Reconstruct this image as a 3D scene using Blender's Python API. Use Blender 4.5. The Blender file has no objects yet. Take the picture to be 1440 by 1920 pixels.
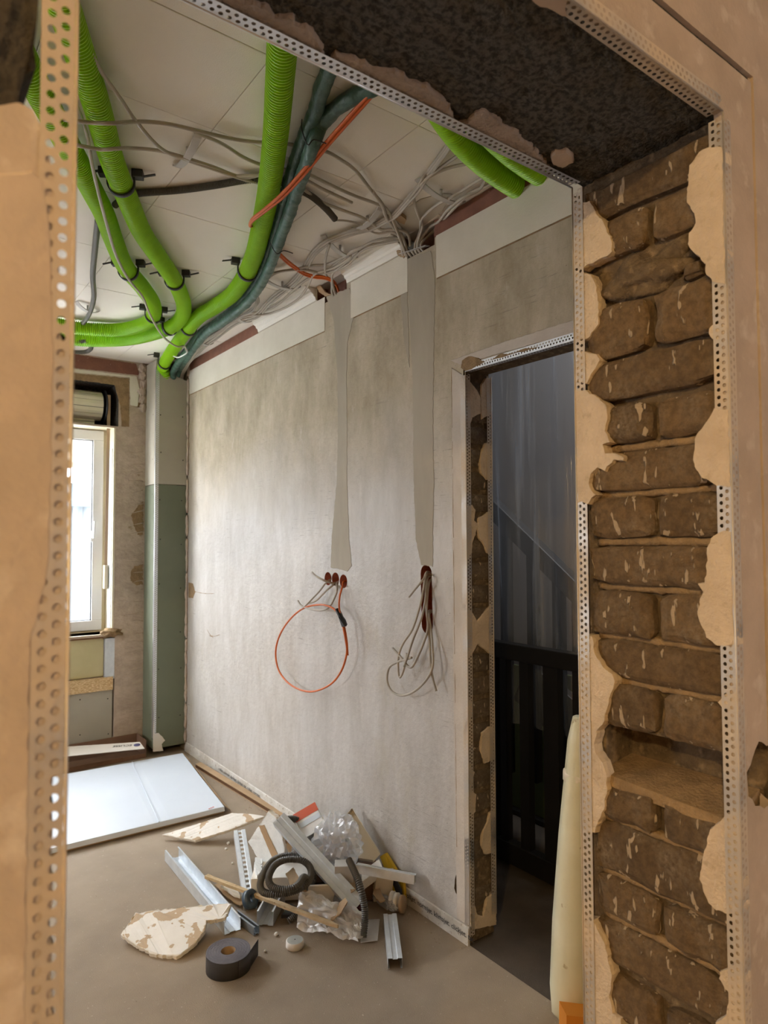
import bpy, bmesh, math, random
from mathutils import Vector, Matrix, noise
random.seed(7)
S = bpy.context.scene
COL = S.collection
V = Vector
# ------------------------------------------------------------------ camera
F_PX, YAW, PITCH, ROLL, CAM_H = 1267.36, math.radians(36.6756), math.radians(2.2796), math.radians(-0.197), 1.43
_fw = V((math.sin(YAW)*math.cos(PITCH), math.cos(YAW)*math.cos(PITCH), math.sin(PITCH)))
_ri = V((math.cos(YAW), -math.sin(YAW), 0)); _up = _ri.cross(_fw)
_R = _ri*math.cos(ROLL) + _up*math.sin(ROLL); _U = -_ri*math.sin(ROLL) + _up*math.cos(ROLL)
CAM = V((0, 0, CAM_H))
cam = bpy.data.cameras.new('camera'); cam_o = bpy.data.objects.new('camera', cam); COL.objects.link(cam_o)
cam.sensor_fit = 'HORIZONTAL'; cam.sensor_width = 36; cam.lens = F_PX/1440*36
cam.clip_start = .02; cam.clip_end = 200
m = Matrix((_R, _U, -_fw)).transposed().to_4x4(); m.translation = CAM; cam_o.matrix_world = m
cam.dof.use_dof = True; cam.dof.focus_distance = 1.9; cam.dof.aperture_fstop = 9.0
S.camera = cam_o
# ------------------------------------------------------------------ world, exposure
w = bpy.data.worlds.new('overcast_sky'); S.world = w; w.use_nodes = True
bg = w.node_tree.nodes['Background']; bg.inputs[0].default_value = (.92, .955, 1.0, 1); bg.inputs[1].default_value = 8.5
S.view_settings.view_transform = 'Standard'; S.view_settings.look = 'None'
S.view_settings.exposure = 1.26; S.view_settings.gamma = 1.0; S.view_settings.use_curve_mapping = False
try:
    S.cycles.max_bounces = 10; S.cycles.diffuse_bounces = 6; S.cycles.transparent_max_bounces = 12
    S.cycles.caustics_reflective = False; S.cycles.caustics_refractive = False
    S.cycles.sample_clamp_indirect = 6.0
    S.cycles.use_denoising = True
except Exception: pass
def portal(loc, rot, sx, sy):
    l = bpy.data.lights.new('window_portal', 'AREA'); l.shape = 'RECTANGLE'; l.size = sx; l.size_y = sy
    l.cycles.is_portal = True
    o = bpy.data.objects.new('window_portal', l); COL.objects.link(o); o.location = loc; o.rotation_euler = rot
# ------------------------------------------------------------------ measured room (metres)
Yn, Yf, Xj, Xl, Zs = .5242, .82, 1.0729, .109, 2.1162        # opening we look through
Xr, Xh, Yj, Zh = 1.6935, 1.823, 1.7724, 2.0356               # wall with the inner doorway
ZC, Zc, Zb = 2.66, 2.598, 2.4304                              # ceiling, cove foot, pale border foot
Yb, Xb, Yw = 4.5345, 1.4687, 4.7547                           # pipe boxing, window wall
# back window opening
WX0, WX1, WZ0, WZ1 = -.75, 1.27, .80, 2.19
portal((.5*(WX0+WX1), Yw+.30, .5*(WZ0+WZ1)), (math.radians(-90), 0, 0), WX1-WX0, WZ1-WZ0)
portal((2.9, 1.7, 3.16), (0, 0, 0), .44, .7)
BX0, BX1, BZ0, BZ1 = 1.9, 2.6, .95, 1.75
portal((.5*(BX0+BX1), -2.93, .5*(BZ0+BZ1)), (math.radians(90), 0, 0), BX1-BX0, BZ1-BZ0)
# added unseen window in the left wall, brightens ceiling and door wall
LY0, LY1, LZ0, LZ1 = 3.3, 4.3, .95, 2.05
portal((-2.72, .5*(LY0+LY1), .5*(LZ0+LZ1)), (0, math.radians(-90), 0), LZ1-LZ0, LY1-LY0)
LAMP, LAMP_W = V((-1.6, -.9, 2.50)), 64.0
# ------------------------------------------------------------------ helpers
def P(px, py, **k):
    D = _fw + _R*((px-720)/F_PX) - _U*((py-960)/F_PX)
    a, v = next(iter(k.items())); i = 'xyz'.index(a)
    return CAM + D*((v-CAM[i])/D[i])
def PL(pts, **k): return [P(a, b, **k) for a, b in pts]
def N3(p, s=1.0): return noise.noise(V(p)*s)
def link(o): COL.objects.link(o); return o
class MB:
    def __init__(s): s.v = []; s.f = []; s.sm = []
    def add(s, vs, fs, smooth=False):
        b = len(s.v); s.v += [V(q) for q in vs]
        for f in fs: s.f.append([i+b for i in f]); s.sm.append(smooth)
        return s
    def box(s, a, b):
        x0, y0, z0 = [min(p, q) for p, q in zip(a, b)]; x1, y1, z1 = [max(p, q) for p, q in zip(a, b)]
        return s.add([(x0,y0,z0),(x1,y0,z0),(x1,y1,z0),(x0,y1,z0),(x0,y0,z1),(x1,y0,z1),(x1,y1,z1),(x0,y1,z1)],
                     [(0,3,2,1),(4,5,6,7),(0,1,5,4),(1,2,6,5),(2,3,7,6),(3,0,4,7)])
    def obox(s, c, ax, ay, az):           # oriented box: centre, half vectors
        c, ax, ay, az = V(c), V(ax), V(ay), V(az)
        if ax.cross(ay).dot(az) < 0: ay = -ay
        vs = [c+ax*i+ay*j+az*k for k in (-1,1) for j in (-1,1) for i in (-1,1)]
        return s.add(vs, [(0,2,3,1),(4,5,7,6),(0,1,5,4),(1,3,7,5),(3,2,6,7),(2,0,4,6)])
    def prism(s, pts, ext):               # polygon extruded by vector ext
        pts = [V(p) for p in pts]; n = len(pts); ext = V(ext)
        nn = V((0,0,0))
        for i in range(n):
            a, b = pts[i], pts[(i+1) % n]; nn += V(((a.y-b.y)*(a.z+b.z), (a.z-b.z)*(a.x+b.x), (a.x-b.x)*(a.y+b.y)))
        if nn.dot(ext) > 0: pts = pts[::-1]
        vs = pts + [p+ext for p in pts]
        return s.add(vs, [tuple(range(n)), tuple(range(2*n-1, n-1, -1))] + [(i, n+i, n+(i+1) % n, (i+1) % n) for i in range(n)])
    def tube(s, pts, r, seg=8, caps=True, rad=None, smooth=True, closed=False, flat=1.0, upv=None):
        pts = [V(p) for p in pts]; n = len(pts)
        T = []
        for i in range(n):
            a = pts[i-1] if (i > 0 or closed) else pts[i]; b = pts[(i+1) % n] if (i < n-1 or closed) else pts[i]
            t = (b-a); T.append(t.normalized() if t.length > 1e-9 else V((0,0,1)))
        up = V(upv) if upv else (V((0,0,1)) if abs(T[0].z) < .9 else V((1,0,0)))
        nx = (up - T[0]*up.dot(T[0])).normalized()
        vs = []; fs = []
        for i in range(n):
            if i: nx = (nx - T[i]*nx.dot(T[i])); nx = nx.normalized() if nx.length > 1e-6 else T[i].orthogonal().normalized()
            ny = T[i].cross(nx); rr = rad[i] if rad else r
            for k in range(seg):
                a = 2*math.pi*k/seg; vs.append(pts[i] + nx*(math.cos(a)*rr*flat) + ny*(math.sin(a)*rr))
        m = n if closed else n-1
        for i in range(m):
            j = (i+1) % n
            for k in range(seg): fs.append((i*seg+k, i*seg+(k+1) % seg, j*seg+(k+1) % seg, j*seg+k))
        s.add(vs, fs, smooth)
        if caps and not closed:
            b = len(s.v)-len(vs); s.f.append([b+k for k in range(seg)][::-1]); s.sm.append(False)
            s.f.append([b+(n-1)*seg+k for k in range(seg)]); s.sm.append(False)
        return s
    def lathe(s, c, prof, axis=(0,0,1), seg=24, smooth=True):   # prof [(r,h)]
        c = V(c); az = V(axis).normalized(); ax = az.orthogonal().normalized(); ay = az.cross(ax)
        vs = []; fs = []
        for r, h in prof:
            for k in range(seg):
                a = 2*math.pi*k/seg; vs.append(c+az*h+ax*(math.cos(a)*r)+ay*(math.sin(a)*r))
        for i in range(len(prof)-1):
            for k in range(seg): fs.append((i*seg+k, i*seg+(k+1) % seg, (i+1)*seg+(k+1) % seg, (i+1)*seg+k))
        return s.add(vs, fs, smooth)
    def build(s, name, mat, parent=None, origin=None, bevel=0):
        me = bpy.data.meshes.new(name)
        if parent is not None: org = WLOC.get(parent.name, V((0,0,0)))
        elif origin is not None: org = V(origin)
        else:
            xs = [p.x for p in s.v]; ys = [p.y for p in s.v]; zs = [p.z for p in s.v]
            org = V(((min(xs)+max(xs))/2, (min(ys)+max(ys))/2, min(zs)))
        me.from_pydata([tuple(p-org) for p in s.v], [], s.f)
        me.polygons.foreach_set('use_smooth', s.sm)
        me.update(); me.validate()
        o = bpy.data.objects.new(name, me); link(o)
        if mat: me.materials.append(mat)
        WLOC[o.name] = org
        if parent is not None: o.parent = parent
        else: o.location = org
        if bevel:
            md = o.modifiers.new('bevel', 'BEVEL'); md.width = bevel; md.segments = 2; md.limit_method = 'ANGLE'
        return o
WLOC = {}
def tag(o, label, cat=None, group=None, kind=None):
    o['label'] = label
    if cat: o['category'] = cat
    if group: o['group'] = group
    if kind: o['kind'] = kind
    return o
def struct(o, label=None): 
    o['kind'] = 'structure'
    if label: o['label'] = label
    return o
def thing(name, label, cat, loc, group=None):
    o = bpy.data.objects.new(name, None); link(o); o.location = loc; o.empty_display_size = .05
    WLOC[o.name] = V(loc); return tag(o, label, cat, group)
def smooth(pts, step=.02):
    pts = [V(p) for p in pts]
    if len(pts) < 3:
        a, b = pts[0], pts[-1]; n = max(1, int((b-a).length/step)); return [a.lerp(b, i/n) for i in range(n+1)]
    q = [pts[0]*2-pts[1]] + pts + [pts[-1]*2-pts[-2]]; out = []
    for i in range(1, len(q)-2):
        p0, p1, p2, p3 = q[i-1:i+3]; n = max(2, int((p2-p1).length/(step*.5)))
        for k in range(n):
            t = k/n; out.append(.5*((2*p1)+(p2-p0)*t+(2*p0-5*p1+4*p2-p3)*t*t+(3*p1-p0-3*p2+p3)*t**3))
    out.append(pts[-1])
    res = [out[0]]; acc = 0
    for a, b in zip(out, out[1:]):
        d = (b-a).length
        while acc + d >= step and d > 1e-9:
            a = a.lerp(b, (step-acc)/d); res.append(a.copy()); d = (b-a).length; acc = 0
        acc += d
    if (res[-1]-out[-1]).length > step*.3: res.append(out[-1])
    return res
def ragged(pts, step=.006, amp=.0025, sd=0.0, closed=True):
    out = []; n = len(pts); sd = sd or random.random()*50
    for i in range(n if closed else n-1):
        a, b = V(pts[i]), V(pts[(i+1) % n]); L = (b-a).length; k = max(1, min(40, int(L/step)))
        for j in range(k):
            p = a.lerp(b, j/k)
            out.append(p + V((noise.noise(p*90+V((sd,0,0))), noise.noise(p*90+V((0,sd,7))), noise.noise(p*90+V((3,0,sd)))))*amp)
    return out
def patch(name, pts, nrm, t, mat, parent, amp=.0025, step=.006, inset=.002):
    nrm = V(nrm).normalized(); c = sum((V(p) for p in pts), V((0,0,0)))/len(pts)
    d0 = V(pts[0]).dot(nrm)
    q = ragged(pts, step, amp); q = [p - nrm*(p.dot(nrm)-d0) for p in q]
    n = len(q); mb = MB()
    mid = [p+nrm*(t*.65) for p in q]; top = []
    for i, p in enumerate(q):
        e = (q[(i+1) % n]-q[i-1]); s = e.cross(nrm).normalized() if e.length > 1e-9 else V((0,0,0))
        top.append((p, s))
    area = sum(((q[i]-c).cross(q[(i+1) % n]-c)).dot(nrm) for i in range(n))
    sg = -1 if area > 0 else 1
    tp = [p+s*(sg*inset)+nrm*t for p, s in top]
    vs = q+mid+tp; fs = []
    for i in range(n):
        j = (i+1) % n
        for k in (0, 1): fs.append((k*n+i, k*n+j, (k+1)*n+j, (k+1)*n+i) if area > 0 else (k*n+j, k*n+i, (k+1)*n+i, (k+1)*n+j))
    cap = tuple(range(2*n, 3*n)); fs.append(cap if area > 0 else cap[::-1])
    mb.add(vs, fs); return mb.build(name, mat, parent)
def bool_diff(o, cutters):
    for c in cutters:
        md = o.modifiers.new('cut', 'BOOLEAN'); md.operation = 'DIFFERENCE'; md.object = c; md.solver = 'EXACT'
    bpy.context.view_layer.update()
    dg = bpy.context.evaluated_depsgraph_get(); me = bpy.data.meshes.new_from_object(o.evaluated_get(dg))
    old = o.data; o.modifiers.clear(); o.data = me
    for c in cutters: bpy.data.objects.remove(c, do_unlink=True)
    return o
def lump(c, rx, ry, rz, amp=.25, sub=3, fr=1.6, sd=0):
    bm = bmesh.new(); bmesh.ops.create_icosphere(bm, subdivisions=sub, radius=1)
    mb = MB(); vs = []
    for v in bm.verts:
        k = 1+amp*noise.noise(v.co*fr+V((sd, sd*.7, 0))); vs.append(V(c)+V((v.co.x*rx*k, v.co.y*ry*k, v.co.z*rz*k)))
    mb.add(vs, [[v.index for v in f.verts] for f in bm.faces], True); bm.free(); return mb
# ------------------------------------------------------------------ materials
def mat(name, c1, c2=None, scale=6, rough=.7, metal=0, bump=.0, bscale=60, c3=None, scale3=40, t3=(.62,.70), stretch=(1,1,1), contrast=(.35,.65), spec=.5, rand=0, bdist=.004, detail=6):
    m = bpy.data.materials.new(name); m.use_nodes = True; nt = m.node_tree; N = nt.nodes; L = nt.links
    b = N['Principled BSDF']; b.inputs['Roughness'].default_value = rough; b.inputs['Metallic'].default_value = metal
    b.inputs['Specular IOR Level'].default_value = spec
    tc = N.new('ShaderNodeTexCoord'); mp = N.new('ShaderNodeMapping'); mp.inputs['Scale'].default_value = stretch
    L.new(tc.outputs['Object'], mp.inputs['Vector']); vec = mp.outputs[0]
    col = None
    if c2:
        n = N.new('ShaderNodeTexNoise'); n.inputs['Scale'].default_value = scale; n.inputs['Detail'].default_value = detail; n.inputs['Roughness'].default_value = .6
        L.new(vec, n.inputs['Vector'])
        mr = N.new('ShaderNodeMapRange'); mr.inputs[1].default_value, mr.inputs[2].default_value = contrast; L.new(n.outputs[0], mr.inputs[0])
        mx = N.new('ShaderNodeMix'); mx.data_type = 'RGBA'; mx.inputs['A'].default_value = (*c1, 1); mx.inputs['B'].default_value = (*c2, 1)
        L.new(mr.outputs[0], mx.inputs['Factor']); col = mx.outputs['Result']
        if c3:
            n3 = N.new('ShaderNodeTexNoise'); n3.inputs['Scale'].default_value = scale3; n3.inputs['Detail'].default_value = 4; L.new(vec, n3.inputs['Vector'])
            m3 = N.new('ShaderNodeMapRange'); m3.inputs[1].default_value, m3.inputs[2].default_value = t3; L.new(n3.outputs[0], m3.inputs[0])
            x3 = N.new('ShaderNodeMix'); x3.data_type = 'RGBA'; x3.inputs['B'].default_value = (*c3, 1); L.new(col, x3.inputs['A']); L.new(m3.outputs[0], x3.inputs['Factor']); col = x3.outputs['Result']
    if rand:
        oi = N.new('ShaderNodeObjectInfo'); hs = N.new('ShaderNodeHueSaturation'); mr2 = N.new('ShaderNodeMapRange')
        mr2.inputs[3].default_value = 1-rand; mr2.inputs[4].default_value = 1+rand; L.new(oi.outputs['Random'], mr2.inputs[0]); L.new(mr2.outputs[0], hs.inputs['Value'])
        if col: L.new(col, hs.inputs['Color'])
        else: hs.inputs['Color'].default_value = (*c1, 1)
        col = hs.outputs[0]
    if col: L.new(col, b.inputs['Base Color'])
    else: b.inputs['Base Color'].default_value = (*c1, 1)
    if bump:
        nb = N.new('ShaderNodeTexNoise'); nb.inputs['Scale'].default_value = bscale; nb.inputs['Detail'].default_value = 5; L.new(vec, nb.inputs['Vector'])
        bp = N.new('ShaderNodeBump'); bp.inputs['Strength'].default_value = bump; bp.inputs['Distance'].default_value = bdist; L.new(nb.outputs[0], bp.inputs['Height']); L.new(bp.outputs[0], b.inputs['Normal'])
    return m
def film(name, col, alpha, rough=.25, bump=.4, bscale=30, stretch=(1,1,1), streak=0):
    m = bpy.data.materials.new(name); m.use_nodes = True; nt = m.node_tree; N = nt.nodes; L = nt.links
    out = N['Material Output']; N.remove(N['Principled BSDF'])
    tr = N.new('ShaderNodeBsdfTransparent'); di = N.new('ShaderNodeBsdfDiffuse'); tl = N.new('ShaderNodeBsdfTranslucent'); gl = N.new('ShaderNodeBsdfGlossy')
    di.inputs[0].default_value = (*col, 1); tl.inputs[0].default_value = (*col, 1); gl.inputs[0].default_value = (1, 1, 1, 1); gl.inputs[1].default_value = rough
    a = N.new('ShaderNodeMixShader'); a.inputs[0].default_value = .5; L.new(di.outputs[0], a.inputs[1]); L.new(tl.outputs[0], a.inputs[2])
    b = N.new('ShaderNodeMixShader'); b.inputs[0].default_value = .28; L.new(a.outputs[0], b.inputs[1]); L.new(gl.outputs[0], b.inputs[2])
    c = N.new('ShaderNodeMixShader'); c.inputs[0].default_value = alpha; L.new(tr.outputs[0], c.inputs[1]); L.new(b.outputs[0], c.inputs[2]); L.new(c.outputs[0], out.inputs[0])
    tc = N.new('ShaderNodeTexCoord'); mp = N.new('ShaderNodeMapping'); mp.inputs['Scale'].default_value = stretch; L.new(tc.outputs['Object'], mp.inputs[0])
    nb = N.new('ShaderNodeTexNoise'); nb.inputs['Scale'].default_value = bscale; L.new(mp.outputs[0], nb.inputs['Vector'])
    bp = N.new('ShaderNodeBump'); bp.inputs['Strength'].default_value = bump; bp.inputs['Distance'].default_value = .01; L.new(nb.outputs[0], bp.inputs['Height'])
    L.new(bp.outputs[0], gl.inputs['Normal']); L.new(bp.outputs[0], di.inputs['Normal'])
    if streak:
        mr = N.new('ShaderNodeMapRange'); mr.inputs[1].default_value = .50; mr.inputs[2].default_value = .74; mr.inputs[3].default_value = alpha; mr.inputs[4].default_value = streak; nb.inputs['Detail'].default_value = 6; L.new(nb.outputs[0], mr.inputs[0]); L.new(mr.outputs[0], c.inputs[0])
    return m
M = {}
M['plaster'] = mat('plaster', (.47,.375,.30), (.39,.31,.245), 9, .75, bump=.3, bscale=120, c3=(.54,.46,.385), scale3=22, t3=(.58,.72))
M['plaster_pale'] = mat('pale_plaster', (.56,.51,.455), (.49,.44,.385), 9, .75, bump=.3, bscale=90)
M['plaster_new'] = mat('plaster_new', (.62,.51,.385), (.51,.41,.30), 16, .7, bump=.6, bscale=120, c3=(.40,.31,.21), scale3=38, t3=(.62,.76), bdist=.006)
M['mortar'] = mat('mortar', (.17,.118,.065), (.08,.055,.032), 30, .95, bump=1.0, bscale=160, c3=(.27,.19,.11), scale3=50, t3=(.55,.72))
M['mortar_light'] = mat('mortar_light', (.33,.22,.115), (.22,.145,.075), 30, .95, bump=1.0, bscale=170)
M['concrete_dark'] = mat('concrete_dark', (.105,.095,.078), (.030,.027,.022), 95, .95, bump=1.0, bscale=190, c3=(.15,.13,.10), scale3=9, t3=(.6,.8), bdist=.012, contrast=(.42,.6), detail=3)
M['floor'] = mat('floor_paper', (.325,.258,.188), (.275,.217,.158), 5, .8, bump=.35, bscale=300, c3=(.47,.40,.31), scale3=90, t3=(.66,.76))
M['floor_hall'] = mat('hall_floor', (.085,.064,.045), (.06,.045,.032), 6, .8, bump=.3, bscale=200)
M['ceiling'] = mat('ceiling_board', (.86,.825,.76), (.83,.795,.725), 3, .85, bump=.2, bscale=260)
M['joint'] = mat('ceiling_joint', (.56,.52,.44), rough=.9)
M['white_paint'] = mat('white_paint', (.78,.76,.70), rough=.7, bump=.1)
M['border'] = mat('pale_border', (.70,.665,.57), (.63,.595,.50), 5, .8, bump=.15, bscale=140)
M['redband'] = mat('red_brown_paint', (.23,.10,.062), (.18,.075,.048), 16, .8, bump=.3, c3=(.5,.42,.34), scale3=55, t3=(.70,.78))
M['skim'] = mat('grey_filler', (.41,.365,.29), (.35,.31,.24), 8, .7, bump=.3, bscale=50, stretch=(1,1,.25))
M['rough_plaster'] = mat('rough_plaster', (.50,.41,.33), (.40,.32,.25), 14, .85, bump=1.0, bscale=34, c3=(.26,.19,.11), scale3=13, t3=(.68,.74), stretch=(1,1,1.4), bdist=.007)
M['galv'] = mat('galvanised_steel', (.68,.73,.78), (.58,.63,.68), 25, .36, .4, bump=.12, bscale=90)
M['galv_dark'] = mat('galvanised_steel_inside', (.36,.40,.43), (.30,.33,.36), 25, .45, .8)
M['duct'] = mat('green_duct', (.33,.66,.008), (.29,.60,.007), 3, .36, bump=0)
M['insul'] = mat('dark_green_film', (.055,.125,.095), (.035,.085,.065), 10, .42, bump=.8, bscale=22, stretch=(1,1,1), c3=(.16,.24,.21), scale3=26, t3=(.60,.74), bdist=.01)
M['cable'] = mat('grey_cable', (.47,.43,.365), (.41,.375,.315), 8, .5, rand=.12)
M['clip'] = mat('grey_clip', (.50,.49,.465), rough=.5)
M['orange'] = mat('orange_conduit', (.62,.125,.012), (.55,.105,.010), 8, .45)
M['black'] = mat('black_plastic', (.018,.018,.018), rough=.5)
M['conduit'] = mat('grey_conduit', (.105,.10,.085), (.085,.08,.07), 6, .5)
M['white_card'] = mat('white_card', (.62,.68,.76), (.58,.64,.72), 2.5, .45, bump=.06, bscale=12)
M['card'] = mat('brown_card', (.42,.29,.17), (.36,.245,.14), 12, .85, bump=.1)
M['card_dark'] = mat('brown_card_inside', (.20,.115,.07), (.16,.09,.055), 10, .85)
M['gyps'] = mat('gypsum', (.82,.80,.75), (.76,.74,.69), 12, .85, bump=.5, bscale=70)
M['gyps_paper'] = mat('torn_gypsum_paper', (.86,.85,.82), (.80,.79,.75), 12, .8, bump=.4, bscale=60, c3=(.53,.41,.28), scale3=17, t3=(.545,.56), stretch=(1,1,1))
M['foam'] = mat('white_foam', (.80,.84,.86), (.74,.78,.80), 40, .85, bump=.7, bscale=110)
M['board_grey'] = mat('grey_plasterboard', (.38,.355,.29), (.355,.33,.27), 6, .8, bump=.06)
M['board_green'] = mat('green_plasterboard', (.145,.162,.11), (.132,.148,.10), 6, .8, bump=.06)
M['pvc'] = mat('white_pvc', (.80,.82,.84), rough=.35)
M['cream'] = mat('cream_paint', (.72,.66,.50), (.66,.60,.45), 5, .6, bump=.1)
M['wood_dark'] = mat('dark_wood', (.011,.009,.008), (.008,.007,.006), 8, .45, bump=.2, bscale=40)
M['osb'] = mat('osb_board', (.60,.42,.22), (.45,.29,.13), 45, .8, bump=.3, bscale=60, stretch=(1,1,3), c3=(.72,.56,.34), scale3=60, t3=(.5,.6))
M['screw'] = mat('dark_screw', (.02,.02,.02), rough=.5, metal=.4)
M['tape'] = mat('dark_grey_tape', (.055,.055,.062), (.045,.045,.05), 6, .5, bump=.1)
M['tape_side'] = mat('tape_roll_side', (.13,.12,.14), (.10,.095,.11), 20, .7, bump=.4, bscale=90)
M['film_white'] = film('white_film', (.95,.96,.97), .90, .4)
M['film_clear'] = film('clear_film', (.90,.93,.97), .45, .12, .9, 45)
M['print_black'] = mat('black_print', (.02,.02,.025), rough=.6)
M['print_red'] = mat('red_print', (.60,.07,.03), rough=.5)
M['print_yellow'] = mat('yellow_print', (.62,.42,.02), rough=.5)
M['orange_red'] = mat('red_box_print', (.62,.11,.05), rough=.45)
M['box_white'] = mat('white_box_card', (.78,.77,.75), rough=.5)
M['cream_plastic'] = mat('cream_plastic', (.68,.60,.46), rough=.35)
# ------------------------------------------------------------------ special materials
def nodes(m): return m.node_tree.nodes, m.node_tree.links
def mixc(N, L, a, b, f):
    x = N.new('ShaderNodeMix'); x.data_type = 'RGBA'
    for s, v in (('A', a), ('B', b)):
        if isinstance(v, tuple): x.inputs[s].default_value = (*v, 1)
        else: L.new(v, x.inputs[s])
    if isinstance(f, float): x.inputs['Factor'].default_value = f
    else: L.new(f, x.inputs['Factor'])
    return x.outputs['Result']
def nz(N, L, vec, scale, lo, hi, stretch=None, detail=5, rough=.55):
    if stretch:
        mp = N.new('ShaderNodeMapping'); mp.inputs['Scale'].default_value = stretch; L.new(vec, mp.inputs[0]); vec = mp.outputs[0]
    n = N.new('ShaderNodeTexNoise'); n.inputs['Scale'].default_value = scale; n.inputs['Detail'].default_value = detail; n.inputs['Roughness'].default_value = rough
    L.new(vec, n.inputs['Vector']); mr = N.new('ShaderNodeMapRange'); mr.inputs[1].default_value = lo; mr.inputs[2].default_value = hi; L.new(n.outputs[0], mr.inputs[0])
    return mr.outputs[0], n.outputs[0]
def math_(N, L, op, a, b):
    x = N.new('ShaderNodeMath'); x.operation = op
    for i, v in enumerate((a, b)):
        if isinstance(v, (int, float)): x.inputs[i].default_value = v
        else: L.new(v, x.inputs[i])
    return x.outputs[0]
def brick_mat(name, c1, c2, splash=(.62,.49,.34), lo=.635, dust=.66):
    m = bpy.data.materials.new(name); m.use_nodes = True; N, L = nodes(m); b = N['Principled BSDF']; b.inputs['Roughness'].default_value = .85
    tc = N.new('ShaderNodeTexCoord'); oi = N.new('ShaderNodeObjectInfo'); vm = N.new('ShaderNodeVectorMath'); vm.operation = 'ADD'
    k = math_(N, L, 'MULTIPLY', oi.outputs['Random'], 37.0); L.new(tc.outputs['Object'], vm.inputs[0]); L.new(k, vm.inputs[1]); v = vm.outputs[0]
    f, raw = nz(N, L, v, 70, .40, .60, None, 8, .7); col = mixc(N, L, c1, c2, f)
    hs = N.new('ShaderNodeHueSaturation'); mr = N.new('ShaderNodeMapRange'); mr.inputs[3].default_value = .8; mr.inputs[4].default_value = 1.22; L.new(oi.outputs['Random'], mr.inputs[0]); L.new(mr.outputs[0], hs.inputs['Value']); L.new(col, hs.inputs['Color']); col = hs.outputs[0]
    fd, _ = nz(N, L, v, 14, .46, dust+.10, detail=8); fd2, _ = nz(N, L, v, 130, .35, .7); col = mixc(N, L, col, tuple(q*.62 for q in splash), math_(N, L, 'MULTIPLY', math_(N, L, 'MULTIPLY', fd, fd2), 1.0))
    fs, _ = nz(N, L, v, 62, lo, lo+.02, (1, 1, .30), detail=2); col = mixc(N, L, col, splash, fs)
    L.new(col, b.inputs['Base Color'])
    bp = N.new('ShaderNodeBump'); bp.inputs['Strength'].default_value = 1.0; bp.inputs['Distance'].default_value = .010; _, h = nz(N, L, v, 120, 0, 1, None, 8, .7); L.new(math_(N, L, 'ADD', h, fs), bp.inputs['Height']); L.new(bp.outputs[0], b.inputs['Normal'])
    return m
M['brick'] = brick_mat('weathered_brick', (.235,.150,.072), (.150,.095,.046))
M['brick_in'] = brick_mat('dark_brick', (.155,.112,.070), (.11,.078,.048), lo=.66)
def wall_mat():
    m = bpy.data.materials.new('old_wall_paint'); m.use_nodes = True; N, L = nodes(m); b = N['Principled BSDF']
    tc = N.new('ShaderNodeTexCoord'); v = tc.outputs['Object']; sp = N.new('ShaderNodeSeparateXYZ'); L.new(v, sp.inputs[0])
    _, n1 = nz(N, L, v, 1.6, 0, 1, detail=6)
    zz = math_(N, L, 'ADD', sp.outputs[2], math_(N, L, 'MULTIPLY', n1, .9))
    mr = N.new('ShaderNodeMapRange'); mr.inputs[1].default_value = 1.85; mr.inputs[2].default_value = 2.4; L.new(zz, mr.inputs[0])
    fa, _ = nz(N, L, v, 8, .34, .66, (1, 1, .33), 9, .68); low = mixc(N, L, (.56,.535,.505), (.42,.39,.352), fa)
    fb, _ = nz(N, L, v, 6, .36, .66, (1, 1, .5), 10, .74); up = mixc(N, L, (.34,.285,.195), (.53,.465,.355), fb)
    col = mixc(N, L, low, up, mr.outputs[0])
    fc, _ = nz(N, L, v, 13, .60, .72, (1, 1, .45), 8, .7); col = mixc(N, L, col, (.62,.58,.52), math_(N, L, 'MULTIPLY', fc, .6))
    fy, _ = nz(N, L, v, 3.2, .60, .75, (1, 1, .4), 7, .7); col = mixc(N, L, col, (.42,.36,.20), math_(N, L, 'MULTIPLY', fy, .35))
    # fine dark scratches, in patches
    fs, _ = nz(N, L, v, 70, .62, .70, (1, .16, 2.6), 4); fp, _ = nz(N, L, v, 2.4, .50, .60); col = mixc(N, L, col, (.20,.17,.14), math_(N, L, 'MULTIPLY', math_(N, L, 'MULTIPLY', fs, fp), .55))
    fk, _ = nz(N, L, v, 95, .735, .76, None, 2); col = mixc(N, L, col, (.10,.07,.05), math_(N, L, 'MULTIPLY', fk, .8))
    L.new(col, b.inputs['Base Color'])
    rr = N.new('ShaderNodeMapRange'); rr.inputs[3].default_value = .36; rr.inputs[4].default_value = .72; L.new(mr.outputs[0], rr.inputs[0]); L.new(rr.outputs[0], b.inputs['Roughness'])
    b.inputs['Specular IOR Level'].default_value = .6
    bp = N.new('ShaderNodeBump'); bp.inputs['Strength'].default_value = .5; bp.inputs['Distance'].default_value = .008; _, h = nz(N, L, v, 40, 0, 1, None, 8, .65); L.new(h, bp.inputs['Height']); L.new(bp.outputs[0], b.inputs['Normal'])
    return m
M['wall'] = wall_mat()
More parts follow.
